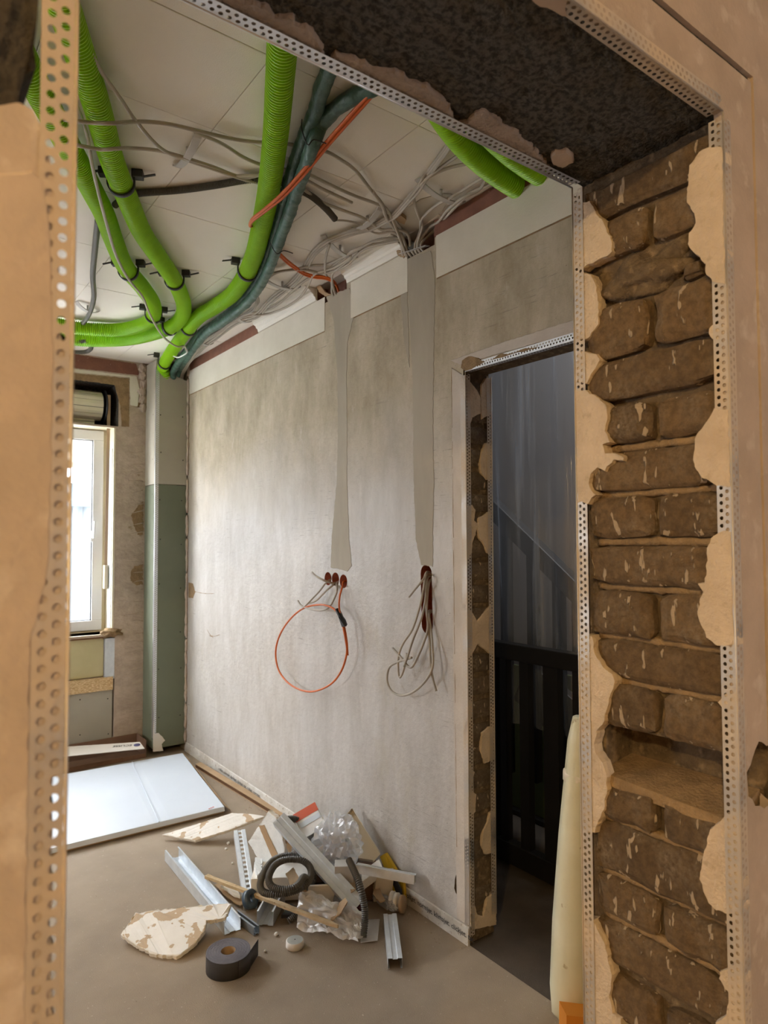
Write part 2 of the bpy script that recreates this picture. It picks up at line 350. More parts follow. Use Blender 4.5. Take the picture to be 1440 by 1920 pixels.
def bead_mat(name, metal, plaster, lo, hi):
    m = bpy.data.materials.new(name); m.use_nodes = True; N, L = nodes(m); b = N['Principled BSDF']
    tc = N.new('ShaderNodeTexCoord'); v = tc.outputs['Object']
    f, _ = nz(N, L, v, 5, lo, hi, None, 6, .6); g, _ = nz(N, L, v, 70, .35, .65)
    col = mixc(N, L, metal, plaster, f); L.new(col, b.inputs['Base Color'])
    me = math_(N, L, 'SUBTRACT', 1.0, f); L.new(math_(N, L, 'MULTIPLY', me, .85), b.inputs['Metallic'])
    r = N.new('ShaderNodeMapRange'); r.inputs[3].default_value = .34; r.inputs[4].default_value = .7; L.new(f, r.inputs[0]); L.new(r.outputs[0], b.inputs['Roughness'])
    bp = N.new('ShaderNodeBump'); bp.inputs['Strength'].default_value = .3; bp.inputs['Distance'].default_value = .002; _, h = nz(N, L, v, 220, 0, 1); L.new(h, bp.inputs['Height']); L.new(bp.outputs[0], b.inputs['Normal'])
    return m
M['bead_l'] = bead_mat('dusty_bead', (.50,.47,.43), (.47,.37,.275), .34, .60)
M['bead'] = bead_mat('metal_bead', (.52,.51,.50), (.54,.44,.33), .38, .62)
M['bead_white'] = bead_mat('pale_bead', (.74,.76,.80), (.66,.62,.58), .5, .9)
M['brick_red'] = mat('drilled_red_brick', (.30,.065,.025), (.22,.05,.02), 60, .9, bump=.6, bscale=150)
M['rubble'] = mat('rough_rubble', (.055,.043,.030), (.022,.018,.014), 40, .95, bump=1, bscale=60, c3=(.20,.15,.10), scale3=26, t3=(.60,.74), bdist=.012)

# ------------------------------------------------------------------ floor, ceiling
struct(MB().box((-2.6,-2.8,-.12),(Xr,Yw+.3,0)).build('floor', M['floor'], origin=(0,0,0)), 'brown paper covered floor with dust and grit')
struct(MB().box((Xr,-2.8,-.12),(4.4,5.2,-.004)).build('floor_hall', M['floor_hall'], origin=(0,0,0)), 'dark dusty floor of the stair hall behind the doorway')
ceil = struct(MB().box((-2.6,Yf,ZC+.006),(Xh,Yw+.3,ZC+.14)).build('ceiling', M['joint'], origin=(0,0,0)), 'off white ceiling of square boards')
yj = [Yf, 1.515, 1.895, 2.465, 2.96, 3.447, 3.95, 4.42, Yw]
xj = [-2.6, -2.14, -1.65, -1.165, -.68, -.195, .29, .776, 1.262, Xr]
panels = {}
for i in range(len(xj)-1):
    for j in range(len(yj)-1):
        sx, sy = xj[i+1]-xj[i]-.0022, yj[j+1]-yj[j]-.0022; key = (round(sx,3), round(sy,3))
        loc = ((xj[i]+xj[i+1])/2, (yj[j]+yj[j+1])/2, ZC+random.uniform(0,.0012))
        if key not in panels:
            o = MB().box((-sx/2,-sy/2,0),(sx/2,sy/2,.008)).build('ceiling_panel', M['ceiling'], origin=(0,0,0), bevel=.0015); panels[key] = o
        else: o = link(panels[key].copy())
        o.parent = ceil; o.location = loc
struct(MB().box((-2.6,-2.8,ZC+.02),(3.2,Yn,ZC+.14)).build('ceiling_near_room', M['ceiling'], origin=(0,0,0)))
# ------------------------------------------------------------------ outer walls of the near room and the main room
def boxwall(name, a, b, m): return struct(MB().box(a, b).build(name, m, origin=(0,0,0)))
wb = boxwall('wall_behind', (-2.6,-2.95,0), (3.2,-2.8,ZC+.02), M['plaster'])
bool_diff(wb, [MB().box((BX0,-3.1,BZ0),(BX1,-2.7,BZ1)).build('c', None, origin=(0,0,0))])
w3 = MB()
for a_, b_ in (((BX0,BZ0),(BX1,BZ0+.07)),((BX0,BZ1-.07),(BX1,BZ1)),((BX0,BZ0+.07),(BX0+.07,BZ1-.07)),((BX1-.07,BZ0+.07),(BX1,BZ1-.07))): w3.box((a_[0],-2.92,a_[1]),(b_[0],-2.86,b_[1]))
struct(w3.build('window_3', M['pvc'], origin=(0,0,0)))
wl = boxwall('wall_left', (-2.75,-2.95,0), (-2.6,Yw+.3,ZC+.02), M['plaster'])
bool_diff(wl, [MB().box((-2.9,LY0,LZ0),(-2.5,LY1,LZ1)).build('c', None, origin=(0,0,0))])
w2 = MB()
for a_, b_ in (((LY0,LZ0),(LY1,LZ0+.07)),((LY0,LZ1-.07),(LY1,LZ1)),((LY0,LZ0+.07),(LY0+.07,LZ1-.07)),((LY1-.07,LZ0+.07),(LY1,LZ1-.07))): w2.box((-2.70,a_[0],a_[1]),(-2.64,b_[0],b_[1]))
struct(w2.build('fill_window', M['pvc'], origin=(0,0,0)))  # frame of the window added as fill light for the main room
boxwall('wall_near_room_right', (3.2,-2.95,0), (3.35,Yn,ZC+.02), M['plaster'])
# ------------------------------------------------------------------ wall with the inner doorway (wall_right)
o = MB().prism([(Xr,5,0),(Xr,5,ZC+.006),(Xr,Yf,ZC+.006),(Xr,Yf,0),(Xr,.872,0),(Xr,.872,Zh+.012),(Xr,Yj+.014,Zh+.012),(Xr,Yj+.014,0)], (Xh-Xr,0,0)).build('wall_right', M['wall'], origin=(0,0,0))
struct(o, 'old patchy painted wall with cable chases and a doorway'); wall_right = o
cut = []
HB = [P(615,1085,x=Xr), P(629,1086,x=Xr), P(644,1090,x=Xr)]
for h in HB: cut.append(MB().lathe((Xr-.02,h.y,h.z), [(0,0),(.031,0),(.031,.07),(0,.07)], (1,0,0), 24).build('c', None, origin=(0,0,0)))
sa, sb = P(799,1075,x=Xr), P(801,1172,x=Xr)
pts = [(Xr-.02, sa.y+math.cos(a)*.033, sa.z+math.sin(a)*.033) for a in [math.pi*k/10 for k in range(11)]] + [(Xr-.02, sb.y+math.cos(a)*.033, sb.z+math.sin(a)*.033) for a in [math.pi+math.pi*k/10 for k in range(11)]]
cut.append(MB().prism(pts, (.075,0,0)).build('c', None, origin=(0,0,0)))
bh = P(861,1662,x=Xr); cut.append(lump((Xr,bh.y,bh.z), .05, .024, .055, .35, 3, 2.0).build('c', None, origin=(0,0,0)))
# chases at the top of the wall where the cables drop in
for (a, b) in ((595, 650), (755, 815)):
    pa, pb = P(a, 540 if a < 700 else 480, x=Xr), P(b, 540 if a < 700 else 465, x=Xr)
    cut.append(MB().box((Xr-.02, pb.y, 2.565), (Xr+.06, pa.y, 2.67)).build('c', None, origin=(0,0,0)))
dh = P(985,378,x=Xr); cut.append(lump((Xr+.02,dh.y-.05,2.62), .10, .14, .045, .2, 3, 2).build('c', None, origin=(0,0,0)))
bool_diff(o, cut)
for k in ('brick_red', 'mortar', 'redband'): o.data.materials.append(M[k])
for p in o.data.polygons:
    c = p.center
    if c.x > Xr+.0008 and c.x < Xh-.0008:
        if c.z < .4 and c.y < 2.2 and c.y > Yj+.02: p.material_index = 2
        elif c.z > 2.5: p.material_index = 3
        elif .9 < c.z < 1.5 and c.y > 1.85: p.material_index = 1
        elif abs(c.y-(Yj+.014)) < .002 or c.y < 1.8: p.material_index = 2
# painted border under the ceiling, in lengths between the chases
ys = [4.53, P(610,560,x=Xr).y, P(658,560,x=Xr).y, P(765,480,x=Xr).y, P(818,480,x=Xr).y, Yf]
for a, b in ((0,1),(2,3),(4,5)):
    MB().box((Xr-.0025,ys[b]+.002,Zb),(Xr,ys[a]-.002,Zc-.003)).build('wall_border', M['border'], wall_right)
for a, b in ((0,1),(2,3),(4,5)): MB().box((Xr-.0012,ys[b]+.004,Zb-.005),(Xr,ys[a]-.004,Zb-.0005)).build('border_edge', M['mortar_light'], wall_right)
# red-brown paint where the cove is missing
def ragbox(y0, y1, z0, z1, name, m, t=.002):
    return patch(name, [(Xr,y0,z0),(Xr,y1,z0),(Xr,y1,z1),(Xr,y0,z1)], (-1,0,0), t, m, wall_right, .003, .02, .0005)
yc1 = P(484,620,x=Xr).y
ragbox(4.52, yc1, Zc-.004, ZC-.001, 'paint_band', M['redband'])
ragbox(P(815,440,x=Xr).y, Yf+.01, Zc-.004, ZC-.001, 'paint_band', M['redband'])
# cove moulding: what is left of it
def cove(y0, y1):
    prof = [(0,Zc-ZC+.002),(-.006,Zc-ZC+.002),(-.010,-.044),(-.018,-.040),(-.022,-.030),(-.034,-.024),(-.038,-.014),(-.052,-.010),(-.056,-.004),(-.068,-.003),(-.068,0),(0,0)]
    q = [(Xr+a, y0, ZC+b) for a, b in prof]; return MB().prism(q, (0,y1-y0,0)).build('cove_moulding', M['white_paint'], wall_right)
cove(yc1-.01, P(598,540,x=Xr).y+.02); cove(P(652,520,x=Xr).y, P(757,470,x=Xr).y)
# filled chases down to the sockets
def wpoly(px, name, m, t, amp=.004): return patch(name, PL(px, x=Xr), (-1,0,0), t, m, wall_right, amp, .012, .0015)
wpoly([(612,556),(656,540),(660,560),(664,590),(652,640),(650,700),(651,800),(651,900),(655,1010),(660,1060),(652,1072),(640,1068),(620,1064),(622,1010),(632,900),(634,800),(633,700),(626,600)], 'filler_strip', M['skim'], .0016)
wpoly([(762,486),(808,470),(816,520),(814,640),(812,800),(814,900),(812,1000),(812,1062),(790,1060),(780,1010),(776,900),(774,700),(766,560)], 'filler_strip', M['skim'], .0016)
wpoly([(748,500),(762,490),(766,600),(768,690),(758,640),(752,560)], 'filler_patch', M['skim'], .0015)
# smooth strip round the doorway
SY = P(846,690,x=Xr).y; SZ = P(846,672,x=Xr).z
wpoly([(848,690),(872,705),(876,1100),(880,1500),(884,1738),(858,1722),(852,1400),(849,1000)], 'plaster_strip', M['plaster_pale'], .004, .0025)
wpoly([(846,676),(862,684),(1000,646),(1090,622),(1090,596),(950,640)], 'plaster_strip', M['plaster_pale'], .004, .0025)
wpoly([(866,690),(868,677),(880,668),(900,672),(912,680),(876,698)], 'plaster_patch', M['mortar_light'], .006)
wpoly([(922,676),(940,664),(965,662),(985,654),(1010,650),(1010,652),(940,672)], 'plaster_patch', M['mortar_light'], .006)
# cracks: old architrave line beside the doorway, chipped spot near the corner
for y0_, y1_ in ((690,812),(826,1010),(1030,1236),(1262,1330),(1350,1600)):
    path = [P(847+(y-690)*.011+.8*noise.noise(V((y*.05,0,0))), y, x=Xr-.003) for y in range(y0_, y1_, 14)]
    MB().tube(path, .0022, 5, rad=[.0012+.0016*abs(noise.noise(V((i*.7,y0_,1)))) for i in range(len(path))]).build('wall_crack', M['mortar_light'], wall_right)
for k_, (px0, py0, px1, py1) in enumerate(((360,1108,402,1113),(388,1180,400,1196),(392,1192,412,1190))):
    path = smooth([P(px0,py0,x=Xr), P((px0+px1)/2,(py0+py1)/2+2,x=Xr), P(px1,py1,x=Xr)], .01)
    MB().tube(path, .003, 5, rad=[.0012+.003*abs(noise.noise(V((i*.9,k_,5)))) for i in range(len(path))]).build('wall_crack', M['mortar_light'], wall_right)
wpoly([(354,1092),(362,1094),(366,1110),(362,1122),(354,1120)], 'plaster_patch', M['mortar_light'], .003)
# ------------------------------------------------------------------ bricks
def brick(name, c, s, m, parent, rnd=.004, nzamp=.0022, cuts=3):
    bm = bmesh.new(); bmesh.ops.create_cube(bm, size=1); bmesh.ops.subdivide_edges(bm, edges=bm.edges[:], cuts=cuts, use_grid_fill=True)
    sd = random.random()*100; c = V(c); s = V(s)
    for v in bm.verts:
        q = v.co*2; e = [abs(k) > .99 for k in q]; p = V((q.x*s.x/2, q.y*s.y/2, q.z*s.z/2))
        for i in range(3):
            if e[i] and (sum(e) >= 2): p[i] -= math.copysign(rnd*(1+.6*noise.noise(V((sd,i,0))+p*30)), p[i])
        w = p*28+V((sd,0,0)); p += V((noise.noise(w), noise.noise(w+V((9,0,0))), noise.noise(w+V((0,9,0)))))*nzamp*1.6
        v.co = p
    mb = MB(); mb.add([v.co+c for v in bm.verts], [[v.index for v in f.verts] for f in bm.faces]); bm.free()
    o = mb.build(name, m, None, origin=c); o.parent = parent; o.location = c-WLOC.get(parent.name, V((0,0,0)))
    return o
# inner doorway: bricks of the jamb
zc = .03; k = 0
while zc < 2.0:
    h = .0715
    if k not in (2, 12, 24): brick('brick', ((Xr+Xh)/2, Yj+.03, zc+h/2), (Xh-Xr-.012, .048, h), M['brick_in'], wall_right, .005, .002, 2)
    elif k != 24: brick('brick', (Xr+.035, Yj+.034, zc+h/2), (.055, .048, h), M['brick_in'], wall_right, .005, .002, 2)
    zc += .083; k += 1
def jpoly(px, t=.0105):
    return patch('plaster_patch', [V((p.x, Yj+.012, p.z)) for p in PL(px, y=Yj)], (0,-1,0), t, M['plaster_new'], wall_right, .003, .008, .002)
for px in ([(875,706),(895,731),(902,744),(902,775),(887,784),(881,803),(877,819)], [(903,722),(911,709),(921,709),(921,775),(904,787),(902,744)],
           [(911,831),(903,850),(900,866),(903,887),(914,900),(921,900),(921,831)], [(875,950),(887,947),(893,956),(890,975),(897,981),(893,1003),(887,1016),(886,1037),(877,1050)],
           [(922,956),(914,962),(898,972),(895,990),(900,1009),(907,1019),(914,1037),(922,1040)], [(876,1135),(888,1150),(896,1165),(908,1150),(922,1135),(925,1228),(915,1222),(897,1208),(886,1228),(878,1232)],
           [(926,1362),(917,1364),(904,1374),(902,1412),(910,1432),(927,1425)], [(928,1520),(920,1525),(914,1542),(906,1561),(903,1587),(910,1603),(928,1600)],
           [(880,1310),(888,1316),(886,1341),(880,1361)], [(881,1438),(891,1448),(888,1464),(885,1480),(894,1490),(893,1522),(886,1529),(882,1520)],
           [(885,1697),(893,1700),(897,1716),(907,1719),(914,1684),(931,1674),(932,1735),(886,1745)]): jpoly(px)
# ------------------------------------------------------------------ near wall (the opening in front of the camera)
fx = P(75,0,y=Yn).x
leftpx = [(-900,-700),(76,-700),(75,105),(60,120),(48,160),(42,190),(60,205),(90,260),(110,330),(110,610),(132,625),(124,1440),(105,1452),(100,2100),(96,3300),(-900,3300)]
q = [V((p.x, Yn+.014, p.z)) for p in PL(leftpx, y=Yn)]
q = [V((-2.6 if p.x < -.3 else p.x, p.y, max(0, min(ZC+.02, p.z)))) for p in q]
mb = MB(); mb.prism(ragged(q[1:15], .012, .004, closed=False)+[q[14], q[15], q[0]], (0, Yf-Yn-.016, 0))
wall_near = struct(mb.build('wall_near', M['rubble'], origin=(0,0,0)), 'thick brick wall around the opening in front')
pl = [(-900,188),(0,190),(30,184),(42,189),(60,200),(75,225),(82,262),(95,290),(110,330),(109,600),(122,635),(131,650),(126,1100),(122,1400),(112,1440),(104,1460),(100,2000),(96,3300),(-900,3300)]
q = [V((p.x, Yn+.016, max(0, p.z))) for p in PL(pl, y=Yn)]; q = [V((-2.6 if p.x < -.3 else p.x, p.y, p.z)) for p in q]
patch('plaster_patch', q, (0,-1,0), .0145, M['plaster'], wall_near, .003, .008, .0015)
q = [V((p.x, Yn+.004, p.z)) for p in PL([(-60,330),(60,320),(86,340),(96,420),(101,560),(104,700),(100,900),(94,1060),(78,1150),(62,1190),(58,1400),(54,1700),(50,2300),(-60,2300)], y=Yn)]
patch('plaster_patch', q, (0,-1,0), .0044, M['plaster'], wall_near, .0016, .006, .002)
# lintel with rough soffit
def grid_soffit():
    nx, ny = 90, 34; x0, x1, y0, y1 = Xl-.35, Xj+.10, Yn+.004, Yf-.004; vs = []; fs = []
    for j in range(ny+1):
        for i in range(nx+1):
            x = x0+(x1-x0)*i/nx; y = y0+(y1-y0)*j/ny
            z = Zs+.010+.005*noise.noise(V((x*22,y*22,1)))+.004*noise.noise(V((x*60,y*60,5)))+.003*noise.noise(V((x*140,y*140,5)))
            vs.append((x,y,z))
    for j in range(ny):
        for i in range(nx):
            a = j*(nx+1)+i; fs.append((a, a+nx+1, a+nx+2, a+1))
    mb = MB().add(vs, fs, True); mb.box((x0,y0+.002,Zs+.03),(x1,y1-.002,Zs+.3)); return mb
grid_soffit().build('lintel', M['concrete_dark'], wall_near)
MB().box((-2.6,Yn+.004,Zs+.3),(3.2,Yf-.002,ZC+.13)).build('wall_above_lintel', M['plaster'], wall_near)
MB().box((Xj+.10,Yn+.004,Zs+.0),(3.2,Yf-.002,Zs+.31)).build('wall_above_lintel', M['plaster'], wall_near)
MB().box((-2.6,Yn+.006,Zs),(Xl-.35,Yf-.002,Zs+.31)).build('wall_above_lintel', M['plaster'], wall_near)
# right pier core with brick pocket and a hole in its face
zz = lambda y: P(1225, y, x=Xj+.012).z
core = MB().box((Xj+.032,Yn+.016,0),(3.2,Yf-.002,Zs+.02)).build('pier_core', M['mortar'], wall_near)
hp = P(1432,1452,y=Yn)
bool_diff(core, [MB().box((Xj+.01,Yn+.012,zz(1486)),(Xj+.115,Yf-.035,zz(1384))).build('c', None, origin=(0,0,0)),
                 lump((hp.x,Yn,hp.z), .055, .09, .05, .3, 3, 2.2, 4).build('c', None, origin=(0,0,0))])
MB().box((Xj+.03,Yf-.002,0),(Xr,Yf+.0,ZC)).build('pier_back', M['plaster'], wall_near)
courses = [(300,366,1),(375,452,2),(548,650,2),(657,735,1),(749,823,2),(841,916,1),(928,1007,2),(1024,1100,1),(1113,1200,2),(1210,1285,1),(1297,1380,2),(1495,1567,2),(1575,1673,1),(1682,1760,2),(1771,1853,1),(1872,1955,2),(1965,2045,1)]
sp = P(1217,900,x=Xj).y
def rbrick(y0, y1, z0, z1, dx=0):
    brick('brick', (Xj+.007+dx+.03, (y0+y1)/2, (z0+z1)/2), (.06, abs(y1-y0), abs(z1-z0)), M['brick'], wall_near, .005, .0034, 5)
for a, b, n in courses:
    z1, z0 = zz(a), zz(b)
    if n == 1: rbrick(Yn+.022, Yf-.02, z0, z1, random.uniform(-.002,.004))
    else:
        d = random.uniform(-.004,.004)
        rbrick(Yn+.022, sp-.006+d, z0, z1, random.uniform(-.002,.004)); rbrick(sp+.006+d, Yf-.02, z0, z1, random.uniform(-.002,.004))
# bricks below the frame down to the floor
z = zz(2055); k = 0
while z-.073 > 0:
    if k % 2: rbrick(Yn+.022, Yf-.02, z-.071, z)
    else: rbrick(Yn+.022, sp-.006, z-.071, z); rbrick(sp+.006, Yf-.02, z-.071, z)
    z -= .083; k += 1
# rough mortar bed and brick slivers in the broken course
lump((Xj+.05, (Yn+Yf)/2+.02, zz(502)), .035, .13, .05, .5, 4, 3.0, 3).build('mortar_lump', M['mortar'], wall_near)
a, b = P(1275,530,x=Xj+.012), P(1322,504,x=Xj+.012)
rbrick(b.y, a.y, zz(540), zz(516), .004)
# mortar squeezed along the joints
for ya, lo_ in ((832,1),(922,1),(1016,1),(1106,1),(1205,1),(1291,1),(1570,.7),(1677,.8),(1765,.7)):
    n = 26; vs = []; zc = zz(ya); path = []
    for i in range(n+1):
        y = Yf-.03-(Yf-Yn-.06)*i/n; path.append(V((Xj+.030+.003*noise.noise(V((y*60,ya,0))), y, zc+.003*noise.noise(V((y*40,ya,3))))))
    MB().tube(path, .008, 6, rad=[.0085+.004*noise.noise(V((i*.9,ya,7))) for i in range(n+1)]).build('mortar_joint', M['mortar_light'], wall_near)
# pocket ledge
MB().prism([(Xj+.012,Yn+.02,zz(1492)),(Xj+.012,Yf-.03,zz(1478)),(Xj+.112,Yf-.036,zz(1462)),(Xj+.112,Yn+.02,zz(1462))], (0,0,-.02)).build('pocket_ledge', M['mortar_light'], wall_near)
# plaster patches on the brick reveal
def farx(y): return 1071+(y-355)*.01669
def nearx(y): return 1358+(y-224)*.0237
def rp(pts, far, cover=0):
    q = pts + ([(farx(pts[-1][1]), pts[-1][1]), (farx(pts[0][1]), pts[0][1])] if far else [(nearx(pts[-1][1]), pts[-1][1]), (nearx(pts[0][1]), pts[0][1])])
    q3 = [V((Xj+.024, p.y, p.z)) for p in PL(q, x=Xj)]
    q3 = [V((p.x, min(Yf-.001, max(Yn+.001, p.y)), p.z)) for p in q3]
    patch('plaster_patch', q3, (-1,0,0), .0246 if cover else .0226, M['plaster_new'], wall_near, .0034, .005, .0016)
rp([(1090,378),(1105,375),(1113,384),(1118,397),(1131,413),(1140,434),(1148,451),(1148,472),(1137,480),(1116,489),(1093,504)], 1)
rp([(1093,509),(1107,514),(1118,533),(1121,556),(1123,588),(1121,609),(1107,629),(1097,638)], 1)
rp([(1097,658),(1119,664),(1125,676),(1116,693),(1107,705),(1099,719)], 1)
rp([(1099,731),(1120,743),(1138,759),(1141,777),(1135,808),(1141,820),(1144,829),(1132,835),(1136,847),(1162,851),(1173,857),(1171,865),(1150,865),(1135,885),(1120,877),(1108,889),(1106,907),(1111,919),(1117,928),(1103,944)], 1, 1)
rp([(1108,1191),(1114,1203),(1112,1215),(1120,1234),(1132,1252),(1147,1264),(1153,1279),(1150,1293),(1142,1310),(1138,1330),(1133,1353),(1120,1373),(1115,1397),(1117,1413),(1130,1430),(1137,1453),(1138,1480),(1133,1513),(1127,1530),(1120,1547),(1115,1563)], 1)
rp([(1112,1725),(1117,1737),(1125,1750),(1136,1775),(1143,1810),(1147,1830),(1143,1873),(1148,1900),(1163,1912),(1165,1950),(1170,2060)], 1)
rp([(1330,273),(1309,285),(1291,311),(1291,332),(1288,355),(1288,381),(1300,402),(1303,419),(1291,437),(1288,460),(1300,474),(1320,495),(1323,515),(1335,530)], 0, 1)
rp([(1335,606),(1326,617),(1328,632),(1338,641)], 0)
rp([(1336,765),(1328,786),(1316,802),(1305,811),(1302,826),(1301,841),(1298,856),(1301,877),(1310,892),(1334,907),(1343,913)], 0, 1)
rp([(1345,995),(1331,1007),(1324,1028),(1322,1049),(1322,1076),(1319,1092),(1307,1095),(1315,1110),(1309,1134),(1307,1152),(1312,1173),(1325,1197),(1346,1212)], 0, 1)
rp([(1357,1300),(1343,1317),(1355,1332)], 0)
rp([(1360,1527),(1340,1543),(1325,1563),(1320,1597),(1313,1623),(1310,1647),(1317,1673),(1327,1693),(1343,1710),(1367,1717)], 0)
rp([(1373,1810),(1347,1820),(1343,1833),(1353,1847),(1363,1860),(1363,1880),(1357,1907),(1340,1917),(1340,2040)], 0)
M['scab'] = mat('grey_plaster_scab', (.40,.325,.275), (.30,.24,.20), 30, .85, bump=.9, bscale=90, bdist=.01)
# plaster patches on the soffit
def sfp(pts, y0=None):
    edge = lambda x: (x-350)*.4859
    q = pts+[(pts[-1][0], edge(pts[-1][0])), (pts[0][0], edge(pts[0][0]))]
    q3 = [V((p.x, min(Yf-.001, p.y), Zs+.014)) for p in PL(q, z=Zs)]
    patch('plaster_patch', q3, (0,0,-1), .0115, M['scab'], wall_near, .008, .006, .002)
sfp([(355,-10),(390,-14),(440,0),(467,10),(497,17),(510,30),(533,37),(560,50),(587,67),(600,80),(608,95),(604,122)])
sfp([(618,126),(627,106),(653,117),(683,123),(707,133),(733,140),(757,147),(767,160),(797,167),(820,183),(843,207),(850,222)])
sfp([(860,240),(902,213),(933,231),(969,253),(987,276),(1009,289),(1030,318)])
patch('plaster_patch', [V((p.x,p.y,Zs+.016)) for p in PL([(1032,300),(1040,290),(1060,288),(1075,296),(1076,308),(1055,318),(1036,312)], z=Zs)], (0,0,-1), .014, M['plaster'], wall_near, .003, .006)
patch('plaster_patch', [V((p.x, max(p.y, Yn+.001), Zs+.016)) for p in PL([(900,-120),(985,-5),(1010,14),(1050,30),(1066,33),(1062,-5),(1000,-60),(930,-140)], z=Zs)], (0,0,-1), .0164, M['plaster'], wall_near, .004, .008)
# front face of the right pier and above: smooth strip, groove, outer plaster
G = P(1411,200,y=Yn).x; GZ = P(1408,150,y=Yn).z
def ff(pts, t, m, amp=.0015, y=Yn+.016): return patch('plaster_strip', [V((a, y, b)) for a, b in pts], (0,-1,0), t, m, wall_near, amp, .012, .001)
strip = ff([(Xj+.002,0),(G-.002,0),(G-.002,GZ-.003),(-2.59,GZ-.003),(-2.59,Zs+.002),(Xj+.002,Zs+.002)], .0155, M['plaster'])
outer = ff([(G+.002,0),(3.19,0),(3.19,ZC),(-2.59,ZC),(-2.59,GZ+.006),(G+.002,GZ+.006)], .017, M['plaster'])
for ob in (strip, outer): bool_diff(ob, [lump((hp.x,Yn,hp.z), .055, .09, .05, .3, 3, 2.2, 4).build('c', None, origin=(0,0,0))])
# ------------------------------------------------------------------ perforated corner beads
def bead(name, label, a, b, fa, fb, m, w=.024, pitch=.0121, hr=.0032, fl=(1,1), nose=.0016):
    a, b = V(a), V(b); ax = (b-a); L = ax.length; ax.normalize(); n = int(L/pitch); mb = MB()
    for d, on in ((V(fa), fl[0]), (V(fb), fl[1])):
        if not on: continue
        edges = [.0015, .0128, w]; rows = [.0078, .0170]
        for r in range(2):
            e0, e1, cy = edges[r], edges[r+1], rows[r]
            vs = []; fs = []
            for i in range(n):
                off = (.25 if r else -.25)*pitch
                s0 = (i+.5)*pitch+off; base = len(vs)
                lo, hi = max(0, s0-pitch/2), min(L, s0+pitch/2)
                outer = [(lo,e0),(s0,e0),(hi,e0),(hi,cy),(hi,e1),(s0,e1),(lo,e1),(lo,cy)]
                for (s_, e_) in outer: vs.append(a+ax*s_+d*e_)
                for k in range(8):
                    an = math.pi*1.25+k*math.pi/4; vs.append(a+ax*(s0+math.cos(an)*hr)+d*(cy+math.sin(an)*hr))
                for k in range(8): fs.append((base+k, base+(k+1) % 8, base+8+(k+1) % 8, base+8+k))
            mb.add(vs, fs)
    mb.tube([a, b], nose, 8)
    o = mb.build(name, m); struct(o, label); return o
bead('trim_1', 'perforated corner bead up close at the side of the opening', (Xl,Yn,0), (Xl,Yn,Zs), (-1,0,0), (0,1,0), M['bead_l'], nose=.0013)
bead('trim_2', 'perforated corner bead on the near arris of the brick reveal', (Xj,Yn,0), (Xj,Yn,Zs), (1,0,0), (0,1,0), M['bead'])
bead('trim_3', 'perforated corner bead on the far arris of the brick reveal', (Xj,Yf,0), (Xj,Yf,Zs), (0,-1,0), (1,0,0), M['bead'])
bead('trim_4', 'perforated corner bead along the far edge of the dark lintel', (Xl,Yf,Zs), (Xj,Yf,Zs), (0,-1,0), (0,0,1), M['bead_white'])
bead('trim_5', 'perforated corner bead along the near edge of the dark lintel', (Xl,Yn,Zs), (Xj,Yn,Zs), (0,1,0), (0,0,1), M['bead'])
bead('trim_6', 'perforated bead on the room side of the inner door jamb', (Xr-.004,Yj,.03), (Xr-.004,Yj,Zh), (0,1,0), (1,0,0), M['bead'])
bead('trim_7', 'perforated bead on the hall side of the inner door jamb', (Xh,Yj,.07), (Xh,Yj,Zh), (-1,0,0), (0,1,0), M['bead'])
bead('trim_8', 'perforated bead across the head of the inner doorway', (Xr-.005,.87,Zh), (Xr-.005,Yj,Zh), (0,0,1), (1,0,0), M['bead_white'])
# ------------------------------------------------------------------ window wall (wall_back)
o = MB().box((-2.6,Yw,0),(Xr,Yw+.32,ZC+.006)).build('wall_back', M['rough_plaster'], origin=(0,0,0)); wall_back = o
struct(o, 'rough plastered window wall with open shutter box')
SX1 = P(222,780,y=Yw).x
bool_diff(o, [MB().box((WX0,Yw-.02,WZ0),(WX1,Yw+.4,WZ1)).build('c', None, origin=(0,0,0)),
              MB().box((WX0-.05,Yw-.02,WZ1+.012),(SX1,Yw+.27,2.50)).build('c', None, origin=(0,0,0)),
              MB().box((WX0,Yw-.02,-.02),(WX1+.01,Yw+.05,WZ0-.015)).build('c', None, origin=(0,0,0))])
for k in ('concrete_dark', 'cream'): o.data.materials.append(M[k])
for p in o.data.polygons:
    c = p.center
    if c.y > Yw+.001 and c.y < Yw+.319:
        if c.z > WZ1+.005 and c.z < 2.6: p.material_index = 1
        elif WZ0-.002 < c.z < WZ1+.002: p.material_index = 2
def bp(pts, name, m, t, amp=.003, step=.012): return patch(name, [V((p.x,Yw,p.z)) for p in PL(pts, y=Yw)], (0,-1,0), t, m, wall_back, amp, step, .001)
bp([(-600,640),(140,664),(255,682),(262,704),(140,690),(-600,660)], 'paint_band', M['redband'], .002)
bp([(-600,662),(140,692),(256,706),(262,732),(258,762),(244,760),(243,708),(140,698),(-600,668)], 'wall_border', M['border'], .003)
bp([(-600,672),(140,700),(242,710),(242,800),(228,800),(225,760),(215,722),(140,712),(-600,690)], 'mortar_rim', M['mortar_light'], .004, .005)
for k in range(34):   # trowel ridges and torn plaster along the strip beside the boxing
    y = 760+k*18.5+random.uniform(-5,5); a = P(238+random.uniform(-6,8), y+random.uniform(-4,6), y=Yw); b = P(268, y-random.uniform(0,7), y=Yw); c = a.lerp(b,.5)+V((0,0,random.uniform(-.008,.008)))
    path = smooth([a,c,b], .012); MB().tube([V((p.x, Yw-.001, p.z)) for p in path], .004, 5, rad=[.001+.0045*(i/len(path)) for i in range(len(path))]).build('plaster_ridge', M['rough_plaster'], wall_back)
